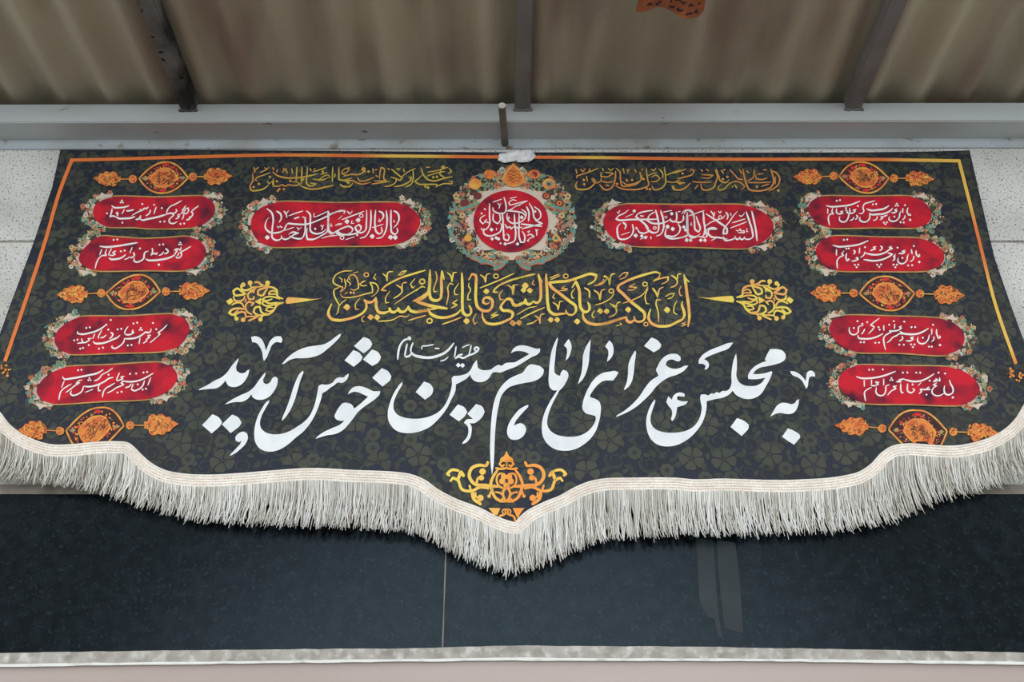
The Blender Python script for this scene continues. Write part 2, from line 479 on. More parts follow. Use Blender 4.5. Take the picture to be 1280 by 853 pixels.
# granite band: two slabs with a pale joint
XJ = at(555, 760, D)[0]
for x0, x1, lab in ((-XW, XJ - .0015, 'polished black granite slab left of the thin pale joint'), (XJ + .0015, XW, 'polished black granite slab right of the thin pale joint, with two faint grey strips')):
    c = (x0 + x1) / 2
    bm = box_bm(x0 - c, x1 - c, -.003, .029, 0, Z_G1 - Z_G0, .001)
    g = bm_obj('granite_slab', bm, M['granite'], loc=(c, D, Z_G0))
    tag(g, lab, 'granite slab', 'dark granite slabs under the banner')
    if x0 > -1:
        for quad in ([(870,672),(891,676),(899,775),(904,800),(897,795),(893,774),(885,772),(876,755),(873,718)], [(896,676),(919,678),(924,720),(929,792),(906,786),(901,745)]):  # two slightly lighter grey strips laid on the slab face
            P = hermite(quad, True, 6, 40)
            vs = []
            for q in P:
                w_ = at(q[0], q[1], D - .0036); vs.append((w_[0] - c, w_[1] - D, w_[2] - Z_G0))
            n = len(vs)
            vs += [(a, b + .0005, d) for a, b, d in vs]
            mo = mesh_obj('pale_strip', vs, [tuple(range(n))] + [(i, n + i, n + (i + 1) % n, (i + 1) % n) for i in range(n)], M['strip_grey'], g)
            mo['label'] = 'faint grey upright strip'
bm = box_bm(XJ - .0016, XJ + .0016, D - .0034, D + .02, Z_G0, Z_G1 - .006)
tag(bm_obj('trim_5', bm, M['mortar']), 'thin pale vertical joint between the two granite slabs', 'joint', kind='structure')

# worn sill and its bead of sealant
def band(name, top, bot, Yf, depth, m):
    xs = [-260 + 20 * i for i in range(91)]
    def ip(tab, x):
        for (a, b), (c, d) in zip(tab, tab[1:]):
            if a <= x <= c: return b + (d - b) * (x - a) / (c - a)
        return tab[-1][1]
    rnd = random.Random(3)
    vs = []
    for x in xs:
        j = rnd.uniform(-.5, .5)
        t, b = at(x, ip(top, x) + j, Yf), at(x, ip(bot, x) + rnd.uniform(-.4, .4), Yf)
        vs += [t, b, (t[0], Yf + depth, t[2]), (b[0], Yf + depth, b[2])]
    fs = []
    for i in range(len(xs) - 1):
        a = i * 4; b = a + 4
        fs += [(a, a+1, b+1, b), (a, b, b+2, a+2), (a+1, a+3, b+3, b+1)]
    return mesh_obj(name, vs, fs, m)
sill = band('stone_sill', [(-400, 818), (0, 816.5), (280, 812.5), (500, 811), (640, 807.5), (850, 808.5), (1280, 816), (1700, 822)],
            [(-400, 835), (0, 833), (280, 829), (640, 825), (960, 826), (1280, 830), (1700, 836)], D - .012, .02, M['sill'])
tag(sill, 'worn grey stone sill strip along the bottom of the dark granite', 'sill')
caulk = band('trim_6', [(-400, 833), (0, 830.5), (280, 827), (640, 822.5), (960, 824), (1280, 827.5), (1700, 833)],
             [(-400, 837), (0, 834), (280, 830), (640, 826), (960, 827), (1280, 831.5), (1700, 838)], D - .0145, .01, M['caulk'])
tag(caulk, 'wavy bead of white sealant under the stone sill', 'sealant', kind='structure')

# orange pennant hanging from the roof, lower edge in view
YP = 2.0
out = [(797.5,-34),(798,0),(794,15.5),(809,14),(819.5,9),(829,9.4),(840,14),(851,21.5),(861.5,23.5),(874,19.7),(878.5,15),(882,0),(884,-34)]
P = hermite(out, True, 2.5, 40)
r = delaunay_2d_cdt([Vector(p) for p in P] + [Vector((x + .3, y + .3)) for x in range(796, 885, 5) for y in range(-32, 24, 5)], [(i, (i+1) % len(P)) for i in range(len(P))], [], 1, 1e-4)
def pen(p, lift=0):
    return at(p[0], p[1], YP + .012 * math.sin(p[0] * .13 + p[1] * .03) - lift)
ro = at(840, 0, YP)
pn = empty('pennant', ro)
tag(pn, 'small orange cloth pennant with black script hanging from the corrugated roof', 'pennant')
mesh_obj('cloth', [pen(p) for p in r[0]], [tuple(f) for f in r[2]], M['pennant'], pn, smooth=True, origin=ro)
ik = Ink()
write(ik, 'O', '310,70 350,45 380,55; 420,40 450,55 480,20 505,10; 600,75 640,90 680,85; 700,110 740,140 790,125; 720,95 735,130; 820,200 860,180 920,175; 940,165 960,150 975,120; 985,150 960,170; 620,40 640,-20; 760,20 800,40 830,20; 860,80 890,60 930,75; 990,60 1020,30; 680,10 720,-10 760,5', 26, nib=.2)
mesh_obj('lettering', [pen(p, .0016) for p in ik.v], ik.f, M['black'], pn, origin=ro)

# ------------------------------------------------------------------ the banner
RO = (0.0, D - .03, 2.9)
banner = empty('banner', RO)
tag(banner, 'wide dark floral cloth banner with white and gold script and a white fringed scalloped hem', 'banner')

HEM = [(-46,488),(-24,500),(0,517),(9,529),(23,541),(40,550),(61,556.5),(94,556.5),(117,554),(145,553.3),(160,555),(169,562),(178,571),(190,581),(206,589),(229,593.5),(255,595),(300,593),(337,590),(390,586.7),
       (439,589),(495,591.6),(514,594.5),(531,601.5),(547,613),(570,625),(599,636),(622,647.5),(634,652),(644,654.5),(655,643),(677,630.5),(700,621),(720,610),(738,603),(755,599.8),(790,598.8),(847,599),(866,600.8),(900,600),(990,601.5),(1050,597),
       (1075,590.7),(1089.5,581),(1102,567.5),(1115,559),(1132,556),(1161,557.3),(1195,558.5),(1216,555),(1239,547.5),(1260,534.8),(1271,523),(1280,508),(1296,486),(1310,470)]
hem = hermite(HEM, False, 2.0, 60)
# cloth outline (left edge up, top, right edge down, hem back)
side_l = [(-40,492),(-22,470),(0,417),(12.5,382),(40,309),(65,235),(75.7,187)]
top_e = [(120,187),(250,187.5),(400,188.5),(560,190),(640,190.5),(760,190.5),(900,191),(1085,190.5),(1160,189.5),(1212,188)]
side_r = [(1225,245),(1243,322),(1264,383),(1282,432),(1296,470)]
outline = side_l + top_e + side_r + [p for p in reversed(hem) if -40 < p[0] < 1300]
base = Ink()
base.fill(outline, 0, grid=11, smooth=False)
cv = [on_cloth(x, y, 0) for x, y in base.v]
cf, cm = list(base.f), list(base.m)

# damask print: packed flowers, leaves and double curls
def inside(p, poly=outline):
    x, y = p; c = False
    for (x0, y0), (x1, y1) in zip(poly, poly[1:] + poly[:1]):
        if (y0 > y) != (y1 > y) and x < (x1 - x0) * (y - y0) / (y1 - y0) + x0: c = not c
    return c
def to_px(X, Z):
    Y = D - .03; z = Z - CAM_Z
    dep = Y * CP + z * SP
    return (640 + F * X / dep, 426.5 - F * (z * CP - Y * SP) / dep)
rnd = random.Random(11)
placed = []
cells = {}
def try_place(kind, rad, tries, gap):
    for _ in range(tries):
        x, z = rnd.uniform(-1.62, 1.62), rnd.uniform(2.40, 3.82)
        gx, gz = int(x / .08 + 50), int(z / .08)
        ok = True
        for i in range(gx - 1, gx + 2):
            for j in range(gz - 1, gz + 2):
                for (a, b, r2, _k, _t) in cells.get((i, j), ()):
                    if (a - x) ** 2 + (b - z) ** 2 < ((rad + r2) * gap) ** 2: ok = False
        if ok and inside(to_px(x, z)):
            it = (x, z, rad, kind, rnd.uniform(0, 6.283))
            placed.append(it); cells.setdefault((gx, gz), []).append(it)
try_place('big', .035, 700, 1.18)
try_place('curl', .026, 2500, .84)
try_place('small', .020, 5000, .86)
try_place('spray', .016, 12000, .80)
try_place('leaf', .0115, 30000, .74)
pat = Ink()
def wpoly(pts, mi):
    q = [to_px(a, b) for a, b in pts]
    if all(inside(p) for p in q): pat.convex(q, mi)
def rot(x, z, cx, cz, a, k=1): return (cx + k * (x * math.cos(a) - z * math.sin(a)), cz + k * (x * math.sin(a) + z * math.cos(a)))
def petal(cx, cz, a, r0, r1, wd, mi):
    prof = [(r0, .12), (r0 + (r1-r0)*.35, .62), (r0 + (r1-r0)*.72, 1.0), (r0 + (r1-r0)*.93, .72), (r1, .25)]
    L = [(x, w * wd) for x, w in prof]
    for s in (1, -1):            # two halves parted by a fine vein near the eye
        wpoly([rot(x, s * w + (s * .0006 if i == 0 else 0), cx, cz, a) for i, (x, w) in enumerate(L)] + [rot(r1 * .955, 0, cx, cz, a), rot(r0 + (r1 - r0) * .5, 0, cx, cz, a), rot(r0, s * .0006, cx, cz, a)], mi)
def leaf(cx, cz, a, ln, wd, mi):
    for s in (1, -1):
        wpoly([rot(x * ln, s * (w * wd + .0004), cx, cz, a) for x, w in ((-1, 0), (-.45, .75), (.05, .95), (.5, .65), (1, 0.02))] + [rot(0, s * .0006, cx, cz, a)], mi)
def arc(cx, cz, r, a0, a1, w, mi):
    n = 14
    pts = [to_px(cx + r * math.cos(a0 + (a1-a0)*i/n), cz + r * math.sin(a0 + (a1-a0)*i/n)) for i in range(n + 1)]
    if all(inside(p) for p in pts): pat.stroke(pts, w, mi, taper=.5, step=4)
for (x, z, rad, kind, a) in placed:
    if kind == 'big':
        for k in range(5): petal(x, z, a + k * 1.2566, .006, rad, rad * .46, 0)
        wpoly([(x + .0042*math.cos(t), z + .0042*math.sin(t)) for t in [k*.7854 for k in range(8)]], 1)
    elif kind == 'small':
        for k in range(8): petal(x, z, a + k * .7854, .0045, rad, rad * .33, 0)
        wpoly([(x + .003*math.cos(t), z + .003*math.sin(t)) for t in [k*1.047 for k in range(6)]], 1)
    elif kind == 'curl':
        arc(x, z, rad, a, a + 3.9, 1.6, 1); arc(x, z, rad * .8, a + .1, a + 3.6, 1.3, 1)
        q = [(rad * (.8 - .62 * i / 14), a + 3.6 + 4.6 * i / 14) for i in range(15)]
        q = [to_px(x + r * math.cos(t), z + r * math.sin(t)) for r, t in q]
        if all(inside(t) for t in q): pat.stroke(q, 1.3, 1, taper=.6, step=3)
        leaf(*rot(rad * 1.0, 0, x, z, a - .35), a + .9, .011, .0055, 0)
    elif kind == 'spray':
        for k in (-1, 0, 1): leaf(*rot(.008, .0075 * k, x, z, a), a + .55 * k, .010, .0048, (0 if k == 0 else 1))
    else:
        leaf(x, z, a, rad, rad * .5, 1 if rnd.random() < .6 else 0)
o = len(cv)
cv += [on_cloth(x, y, .0007) for x, y in pat.v]
cf += [tuple(o + i for i in f) for f in pat.f]
cm += [1 + i for i in pat.m]
cloth = mesh_obj('cloth', cv, cf, [M['cloth'], M['olive'], M['olive2']], banner, cm, origin=RO)
cloth['label'] = 'navy cloth printed all over with olive flowers, leaves and curls'
def printed(ink, name, mats, lift=.0022, parent=banner, label=None):
    return ink.build(name, mats if isinstance(mats, list) else [mats], parent, lift, RO, label)

# border line with its two tail ornaments
ik = Ink()
ik.stroke([(6,452),(30,382),(57,300),(75,238),(89.5,201)], 4.4, 0, taper=0)
ik.stroke([(87.5,200.3),(160,198.5),(250,196),(330,194),(480,195),(620,196.3),(735,197),(900,199),(1085,199.3),(1199.5,201.2)], 4.0, 0, taper=0)
ik.stroke([(1198.5,200),(1210,245),(1225,305),(1245,383),(1270,455)], 4.0, 0, taper=0)
r_ = random.Random(2)
for cx, cy in ((3, 465), (1270, 468)):
    for k in range(26):
        a = r_.uniform(0, 6.28); d = 11 * math.sqrt(r_.random())
        ik.disc(cx + d * math.cos(a), cy + d * math.sin(a), r_.uniform(1, 2.1), 1 if r_.random() < .7 else 2, 6)
printed(ik, 'border_line', [M['border'], M['amber'], M['ink']])

# ---- headline
ik = Ink()
for t in (
 # به
 'A: 470,632 495,590 520,553 548,535 590,535 625,543 645,535 660,515 677,508 672,540 660,575 645,598 615,613 580,612 545,606 510,612 490,622',
 'A: 555,775 597,715 640,733 680,762 684,780 640,832 595,803',
 'A: 612,308 640,310 680,330 706,355 722,378 727,350 730,325 745,308 768,306 786,322 790,348 765,345 748,352 742,385 738,415 728,435 715,410 695,375 665,352 635,340 620,325',
 # مجلس
 'B: 1014,138 1039,95 1089,95 1129,108 1149,138 1144,168 1119,188 1069,205 1009,218 964,228 929,253 917,273 969,271 1019,261 1047,251 1054,261 1039,303 1009,358 979,408 939,438 889,450 839,443 794,418 772,391 750,415 710,437 650,450 588,465 586,520 575,570 555,620 525,665 490,705 440,745 380,775 310,787 250,778 205,750 175,705 160,650 158,600 168,550 185,505 205,470 220,452 222,465 205,520 190,570 188,605 200,640 230,668 280,685 340,690 400,685 450,672 500,640 530,600 548,550 552,505 545,470 542,435 548,418 575,417 600,425 620,410 640,413 655,400 680,406 700,392 725,392 745,382 758,360 765,330 763,290 768,230 778,175 797,125 802,170 802,230 800,290 819,330 849,350 899,358 949,351 984,328 1004,298 949,308 884,308 881,288 899,248 929,218 969,195 1014,178 1001,171',
 'A: 188,705 235,642 290,665 318,690 316,715 268,770',
 'B: 530,180 555,140 600,108 680,75 740,52 777,48 745,88 680,115 620,138 580,158 570,168 590,178 603,200 600,225 585,240 572,238 582,215 565,202 532,198',
 'B: 300,470 315,430 340,455 350,430 375,408 405,403 430,412 432,432 410,432 385,428 375,440 380,455 410,465 455,465 440,485 405,500 378,508 372,545 360,585 342,608 335,595 342,560 338,525 318,500',
 # عزای
 'B: 228,245 240,215 270,165 305,138 345,128 380,132 402,150 403,172 390,183 372,180 350,170 320,172 300,190 298,210 320,225 360,235 400,228 435,213 458,212 430,245 380,275 320,295 270,325 230,360 190,410 140,460 80,510 20,545 -57,578 -50,566 0,535 60,485 110,430 150,370 190,320 245,285 240,270',
 'B: 142,72 195,12 235,30 265,62 258,85 212,118',
 'B: 80,105 85,115 75,200 68,270 55,325 30,365 0,388 2,375 20,330 28,270 33,200 50,155',
 'C: 580,255 620,250 643,260 630,285 605,318 575,318 540,320 500,345 465,385 440,425 445,438 480,450 508,470 517,500 515,560 502,620 480,680 450,725 400,770 330,808 260,818 190,805 140,770 108,720 98,660 105,590 125,530 155,470 190,415 208,388 180,388 155,365 147,330 148,270 155,190 165,120 185,60 210,10 212,25 200,90 193,160 187,230 190,262 210,280 228,285 235,260 250,242 275,252 287,275 280,310 262,345 240,375 225,388 210,415 185,460 160,515 140,580 137,630 155,670 195,700 250,715 310,718 360,712 410,690 450,655 475,615 482,585 478,570 450,562 410,550 388,520 390,475 405,425 430,370 465,315 510,275 545,260',
 'C: 445,25 445,40 437,130 430,200 410,270 385,315 357,342 360,325 378,270 388,200 390,150 405,95',
 'C: 548,75 578,32 598,55 608,90 605,130 585,165 562,185 565,165 572,130 570,105',
 'C: 255,68 288,22 302,45 310,75 302,120 285,160 268,178 272,150 278,115 275,90',
 # امام حسین
 'D: 525,205 565,207 600,218 625,240 620,270 590,305 545,325 490,335 430,348 380,365 345,395 322,430 305,490 290,570 280,660 275,740 271,853 266,930 256,992 248,930 243,853 243,740 248,640 258,540 275,455 300,395 335,345 380,305 430,280 475,260 500,225',
 'D: 515,490 512,505 480,540 445,580 420,615 413,640 435,628 460,622 485,635 498,660 490,695 465,725 425,740 390,735 366,705 365,660 378,620 410,570 455,520 495,497',
 'D: 390,125 405,95 440,72 480,68 530,80 575,92 598,90 595,115 575,135 540,150 500,175 460,200 420,222 370,240 310,262 285,258 262,262 235,300 210,320 170,330 130,320 105,290 100,275 80,300 50,320 0,345 E: 505,400 480,450 450,510 415,560 380,600 330,645 270,675 210,690 150,692 95,678 55,645 30,595 27,545 38,490 60,430 90,375 118,338 130,330 130,345 105,390 80,440 67,490 70,525 95,560 140,580 200,590 260,588 320,575 375,550 420,510 450,460 472,400 483,345 483,300 495,285 540,283 597,262 617,240 637,200 660,170 664,205 667,225 687,240 722,245 757,240 787,220 812,207 837,212 862,195 D: 385,190 415,188 460,165 505,140 520,130 490,115 450,108 415,112',
 'E: 225,400 285,325 330,345 350,385 340,415 292,455',
 'E: 465,562 525,488 570,508 592,540 575,570 532,608',
 'E: 592,555 655,485 700,505 716,540 700,575 672,603 640,622 608,620 620,640 622,685 610,730 580,762 555,770 562,755 590,720 600,680 595,645 568,618 585,597 632,592',
 # خوش
 'F: 368,475 380,450 405,425 445,415 500,428 550,450 598,450 595,470 570,500 530,530 480,565 440,600 410,640 370,690 330,730 280,755 220,765 140,790 150,775 200,740 260,712 310,690 345,660 320,662 285,650 272,630 285,600 310,560 335,535 370,535 400,550 413,575 440,555 480,520 512,490 480,475 440,458 410,455 385,465',
 'F: 542,355 610,287 655,310 678,345 670,370 615,418',
 'F: 412,130 480,66 525,85 542,115 530,140 480,182',
 'F: 345,232 408,158 450,178 474,210 460,235 410,277',
 'F: 476,225 540,155 585,175 604,208 590,240 543,272',
 'F: 375,325 372,345 355,375 325,392 300,388 270,410 245,425 215,450 190,465 180,500 160,560 135,620 100,680 50,740 0,780 G: 700,758 650,795 590,820 530,822 480,800 450,755 442,700 448,640 465,580 495,520 530,470 550,458 548,470 520,520 495,570 483,620 490,655 520,685 570,700 630,698 690,680 750,645 F: 50,675 90,635 120,580 140,520 152,460 160,415 180,403 210,405 240,400 265,385 280,365 310,352 340,352 355,338',
 'F: 320,42 315,60 280,100 230,145 170,190 100,212 40,217 G: 739,160 690,175 655,198 638,203 665,170 710,130 760,100 810,82 F: 114,130 160,124 200,116 240,95 280,65 310,45',
 # آمدید
 'G: 788,248 792,258 770,320 750,390 725,470 695,535 660,585 638,605 642,585 665,530 690,465 712,395 735,330 765,270',
 'G: 420,8 455,3 490,20 512,55 525,105 540,70 560,30 595,5 630,3 642,25 635,50 600,45 570,65 550,110 530,155 512,180 505,160 498,115 480,75 455,50 428,45',
 'G: 330,158 328,180 313,225 318,250 345,265 375,262 395,245 408,240 400,275 380,315 345,350 300,365 260,355 238,318 215,345 180,370 120,378 45,387 55,378 110,350 160,320 210,295 245,265 285,210',
 'G: 522,258 520,280 505,315 510,335 530,345 555,330 575,298 595,290 610,305 607,340 585,390 545,435 495,455 455,452 428,432 422,415 400,445 360,468 300,472 235,488 250,475 300,445 350,420 405,395 440,365 480,310',
 'G: 72,635 145,558 190,580 214,615 200,640 140,695',
 'G: 212,630 285,560 330,582 352,618 340,640 275,692',
 'G: 308,725 330,695 365,682 392,695 397,725 380,770 345,805 300,840 268,855 275,842 310,805 345,765 352,745 335,757 312,748'):
    ik.fill(pts_of(t), 0, grid=9, step=1.0, corner=48)
printed(ik, 'headline_lettering', M['white'], label='large flowing white script across the middle of the banner')
ik = Ink()
write(ik, 'E', 'w16 182,18 140,34 115,68 103,110 97,170; disc r14 180,18; w13 165,55 155,100 147,145; w15 147,147 168,148 186,138 196,120; w13 207,48 192,88 190,115; w20 190,112 210,135 260,150 330,155 390,140 440,115 475,80 497,50; w10 268,98 272,76 300,72 355,62; w10 360,88 395,92; w10 400,180 430,172 458,150;'
      'w11 513,75 507,115 500,155; w15 508,163 535,150 560,158 600,140 640,125 668,105 672,88 655,82 643,92 650,108 668,104; w11 620,65 612,105 602,140; w9 555,85 590,68 610,62; w14 505,165 530,140 560,130; dots r17 527,209 557,211', 12, nib=.2)
printed(ik, 'honorific_lettering', M['white'], label='tiny white script above the headline')

# ---- gold line
ik = Ink()
write(ik, 'K2', '960,120 975,200 995,350 1015,500 1020,620 1005,720; w16 955,120 990,180 1025,210; 945,425 935,460 955,530 965,590 945,630 880,665 800,705 720,715 640,705 580,670 555,620 560,570 580,515; dots r38 765,527; 690,110 640,95 560,110 440,145 300,200 210,255 205,285 260,340 350,430 450,510 508,570 500,640 455,662 405,648 388,600; 395,640 345,668 310,650 300,610; 310,605 200,640 100,675 0,690;'
      'w20 690,105 670,155 610,195 700,165 780,150 775,190 700,235; w18 35,140 95,170 110,235 130,130 175,110; w15 45,170 25,210 -20,230; ring r26 515,232; w16 550,260 500,340 380,410 260,452; w14 400,225 335,262 420,270 380,295 310,302; w22 600,275 645,340 660,385; w20 725,265 685,285 660,370; w16 700,415 650,408 640,450 665,550 670,670;'
      'w14 745,375 800,345 850,340 820,385 770,402; w14 930,250 905,310 920,365 945,362; w13 880,420 845,500 850,560 885,582; w14 550,280 515,380 530,455 565,457; w15 215,155 270,105 320,100 290,150 225,178; w20 815,130 860,160 885,200 870,240 805,272; w16 885,180 895,120 930,115; dots r36 320,525; dots r30 5,542 75,548; w18 110,450 150,480 190,520 175,575 100,612; w16 188,500 205,440 240,440; ring r24 525,690; w12 985,665 935,685 985,692 925,718; w11 180,712 250,690 225,672', 34)
write(ik, 'K1', '1280,620 1150,655 1050,685 930,690 850,660 815,610 810,560; 685,275 730,200 768,300 775,420 790,510 830,550 880,530 885,480 865,435; w20 825,272 880,310 885,392; 865,238 950,185 965,130 900,115 780,150 640,195 520,205 425,215 450,262 560,350 660,430 728,490 720,560 680,585 635,570 612,528; 630,565 560,572 480,575 430,540 410,460 400,300 393,200 390,112; dots r33 440,640 515,640; dots r36 742,660; w15 430,162 540,115; w15 440,182 555,130; ring r27 615,140;'
      'w14 610,250 565,280 635,287 620,300 540,307; w14 720,280 680,340 690,392 715,392; w13 490,335 465,380 490,402; w17 465,440 515,475 528,525 545,430 580,430; w18 1055,130 1100,170 1115,238 1140,120 1180,110; w15 1088,165 1040,222 940,252; w19 935,300 988,340 1005,412 1030,300 1065,292; ring r27 1135,310; w15 1170,335 1130,390 1050,440 950,472; w13 942,530 915,590 930,615 952,607; dots r33 1005,540 1080,542; w18 1125,458 1180,490 1190,560 1105,612; w16 1188,520 1205,450 1245,440;'
      '300,115 322,200 330,300 325,400 300,440 260,440 240,422; w18 298,120 348,215; 240,430 200,462 168,455 155,400; 160,445 100,455 50,478 0,465; dots r40 150,250; dots r34 130,300 202,305; w13 250,180 230,232 265,245; w25 -5,187 120,150 265,115; w13 285,485 190,505 150,525 55,583; w19 372,498 230,560 95,628; w17 262,590 308,630 320,682 335,580 375,572; w15 292,635 240,672 165,692; dots r34 10,680 80,675; w15 20,335 8,245 72,237', 34)
write(ik, 'K4', '1250,395 1222,450 1165,475 1112,458 1090,412 1050,400 1000,440 970,500 990,530 1050,535 1105,565 1095,610 1030,650 950,680 880,690 800,670 765,620 757,552; w25 1285,140 1180,160 1050,200 940,255 895,298 885,322 942,325; 600,188 640,115 680,130 685,250 685,420 710,500 770,535 840,530 872,480 865,410 820,385 775,400 765,440 805,460 842,440; dots r35 802,315; w17 925,548 860,590 940,582 850,622; dots r35 1102,676 1175,675; w14 990,300 953,360 965,412 1000,405; w18 1038,240 1090,270 1110,352 1125,240 1170,240; w18 732,122 780,160 795,212 812,120 848,112; w19 1122,108 1000,165 860,225 728,277; ring r27 915,140;'
      '525,100 530,300 530,480 542,560 580,590 622,572 628,520 605,472; 515,520 480,560 400,600 300,615 220,600 160,560 138,505; dots r38 575,655; w19 522,608 420,650 295,692; w15 610,212 600,250 622,290 595,360 590,412 630,410; w19 475,408 420,450 470,470 400,508; w14 490,220 438,310 445,352 482,352; w18 355,98 400,140 410,205 428,100 468,98; w16 432,240 390,220 365,260 370,350 348,472; 295,75 290,200 290,340 275,400 225,420 175,400 155,340 160,200 160,65; w17 300,80 322,185; 148,330 100,380 0,428; w36 -10,425 120,468 250,495 362,512; w26 -10,548 100,530 250,508; w15 222,82 240,150 203,290 210,322 248,312; ring r30 155,652; w14 690,570 653,640 670,690 705,662; ring r30 70,205; w15 105,272 72,258 0,312', 34)
write(ik, 'K3', '1258,70 1250,250 1240,310 1180,365 1060,430; 1280,520 1180,537 1080,550 1030,530 1005,478; 1010,490 965,545 920,548 888,498; 895,515 850,552 812,545 790,498; 795,540 720,562 670,550 645,500 640,440 638,378; 632,395 600,432 560,440 525,430 500,408; 518,430 532,490 500,550 420,600 320,630 200,645 120,620 95,570 108,510 135,455; dots r36 575,610 650,612; dots r40 305,496; w26 1208,72 1080,110 900,170 740,260 702,300 762,307; w14 1022,580 990,605 920,597 830,640 655,657; w18 1212,588 1008,648; ring r30 1170,200; w15 1200,262 1165,265 1000,360 850,462; w15 1088,165 1038,240 1060,277 1088,250; w18 715,112 760,150 766,198 782,95 835,88; w15 890,132 940,90 988,78 950,115 895,132;'
      'w19 868,238 930,280 940,310 900,360 838,397; w16 938,290 950,220 994,213; w14 800,310 750,390 750,447 793,440; w14 458,390 403,470 410,522 442,520; w14 512,590 478,630 490,662 512,655; ring r26 530,125; w13 640,110 613,160 642,182; w15 370,80 250,90 170,140 152,210 210,250 262,268 225,325; w16 222,268 162,300 160,350 212,460 222,485; w14 302,405 220,480 200,560 182,580; w15 232,340 250,375 340,385 430,370 520,345 602,325 592,250 568,212 640,230 667,280 640,340 588,377; w15 345,125 395,130 430,190 442,280 380,300 345,282; w13 330,160 308,190 352,230 330,255; w14 280,168 292,260 238,325; w12 370,122 325,150 345,190; w14 475,205 520,195 450,230 480,250 540,245; w12 215,155 250,180 245,215; w10 280,345 320,325; dots r16 350,330 385,330; w10 440,90 380,105', 34)
printed(ik, 'gold_verse_lettering', M['gold'], label='gold script line above the white headline')

# ---- small gold salutations along the top
ik = Ink()
write(ik, 'T1', 'w18 145,200 145,290 115,350 130,390 200,395 280,370 330,330; 350,190 270,220 190,250 175,280 200,285; w19 370,180 420,220 520,250 640,250 760,235 885,205; 310,280 330,320 370,290 380,345 450,345 480,330 520,345 550,330 620,340 690,325 650,300 590,295; 380,260 385,330; w17 650,125 645,250 640,290; w17 710,125 700,320; w17 770,125 765,320 800,345 870,320 800,310; w18 690,340 760,370 860,380 960,360 1070,335; w16 1060,125 1055,300; w17 1130,125 1130,270 1180,280 1280,250; 1020,240 960,270 890,275 830,265 900,270 960,230 1010,215 1030,250; 830,182 920,155 990,130; 920,212 1000,190; 1260,130 1180,160 1160,190 1200,220 1265,212; w17 1140,320 1180,350 1250,345 1285,320; 150,130 170,160 165,200; 215,128 170,165; 280,130 300,155; 335,128 295,160 225,190; 370,130 392,165; 430,150 418,192; 490,140 512,160 480,190; 590,140 602,205; 520,140 542,205; 800,140 815,175; 860,140 840,165; 1090,200 1080,250; dots r16 215,320 155,355 340,240 420,290 450,380 500,380 945,180 430,400 720,270 575,285', 14, nib=.2)
write(ik, 'T2', '10,140 60,150 40,180 -10,200; w16 -10,235 80,212 180,210 242,172 220,140 203,160 250,190; 150,240 180,282 260,280 345,240; 0,290 100,282 130,300 200,322 310,300; w17 405,270 410,200 425,130 460,150 455,260 485,292 340,285; 310,322 400,310 520,290; w17 540,148 600,200 665,250 640,282 605,262; w16 530,240 600,260 590,300 530,340 460,352; 820,140 720,190 655,242; w17 735,250 770,240 760,280 680,330 570,352; w17 790,165 790,260 770,320 700,357; w18 880,135 910,220 960,270 1040,285 1130,260 1240,235; w16 890,220 850,260 808,290 850,320 960,325 1065,325 1050,362; 955,185 1050,170 1190,130; 945,232 1060,195 1155,178; w17 1112,155 1098,210 1145,242; 1055,352 1130,320 1232,320 1238,290 1195,290; 1200,140 1230,180 1188,202; w17 0,342 60,352 105,308; 500,140 520,162; 600,140 622,160 645,135; 680,145 690,185; 935,130 985,130; 380,150 350,165; 330,140 335,200; 360,220 390,240; 70,300 40,320; dots r17 280,180 1020,245 1062,240 930,350 960,362 40,300; dots r26 222,150 1132,132', 14, nib=.2)
printed(ik, 'salutation_lettering', M['gold_dull'], label='dense small gold script line left of the round medallion')
ik = Ink()
write(ik, 'T3', '90,148 102,205; w16 345,143 220,190 98,230 102,258; 210,230 222,292; w18 280,250 312,290 290,330 240,370 160,385 98,370 88,330 112,288; 268,260 300,302 370,290 382,240; 400,200 378,190 372,230 440,240 522,200 415,185; 380,290 450,302 520,290; w18 545,170 540,250 525,320 480,378 420,385 375,345 360,325; w17 548,138 590,180 600,270 622,342 700,342 800,310 842,260 850,218; 620,290 655,322 740,320 835,280; w17 540,342 620,376 730,386 850,370 922,330 910,270 893,135; 905,232 950,210 1015,190; 940,292 1010,290 1052,260 1010,220 955,242; w16 1038,148 1082,200 1082,255; w17 1100,125 1115,250 1112,320 1050,376 980,382 958,338; 1120,290 1200,302 1285,270; w15 1118,222 1200,190 1285,158; w17 1188,338 1210,382 1285,385; 820,178 832,232 832,262; 140,148 170,182 202,138; 398,138 402,175; 460,140 490,172 522,138; 630,138 642,202; 668,150 692,185; 700,145 680,200; 760,150 782,192; 835,162 865,148; 948,148 980,172 1005,140; 240,180 250,140; 430,330 470,345; dots r17 185,325 670,280 732,275 862,265 900,376 936,380 180,275 560,320', 14, nib=.2)
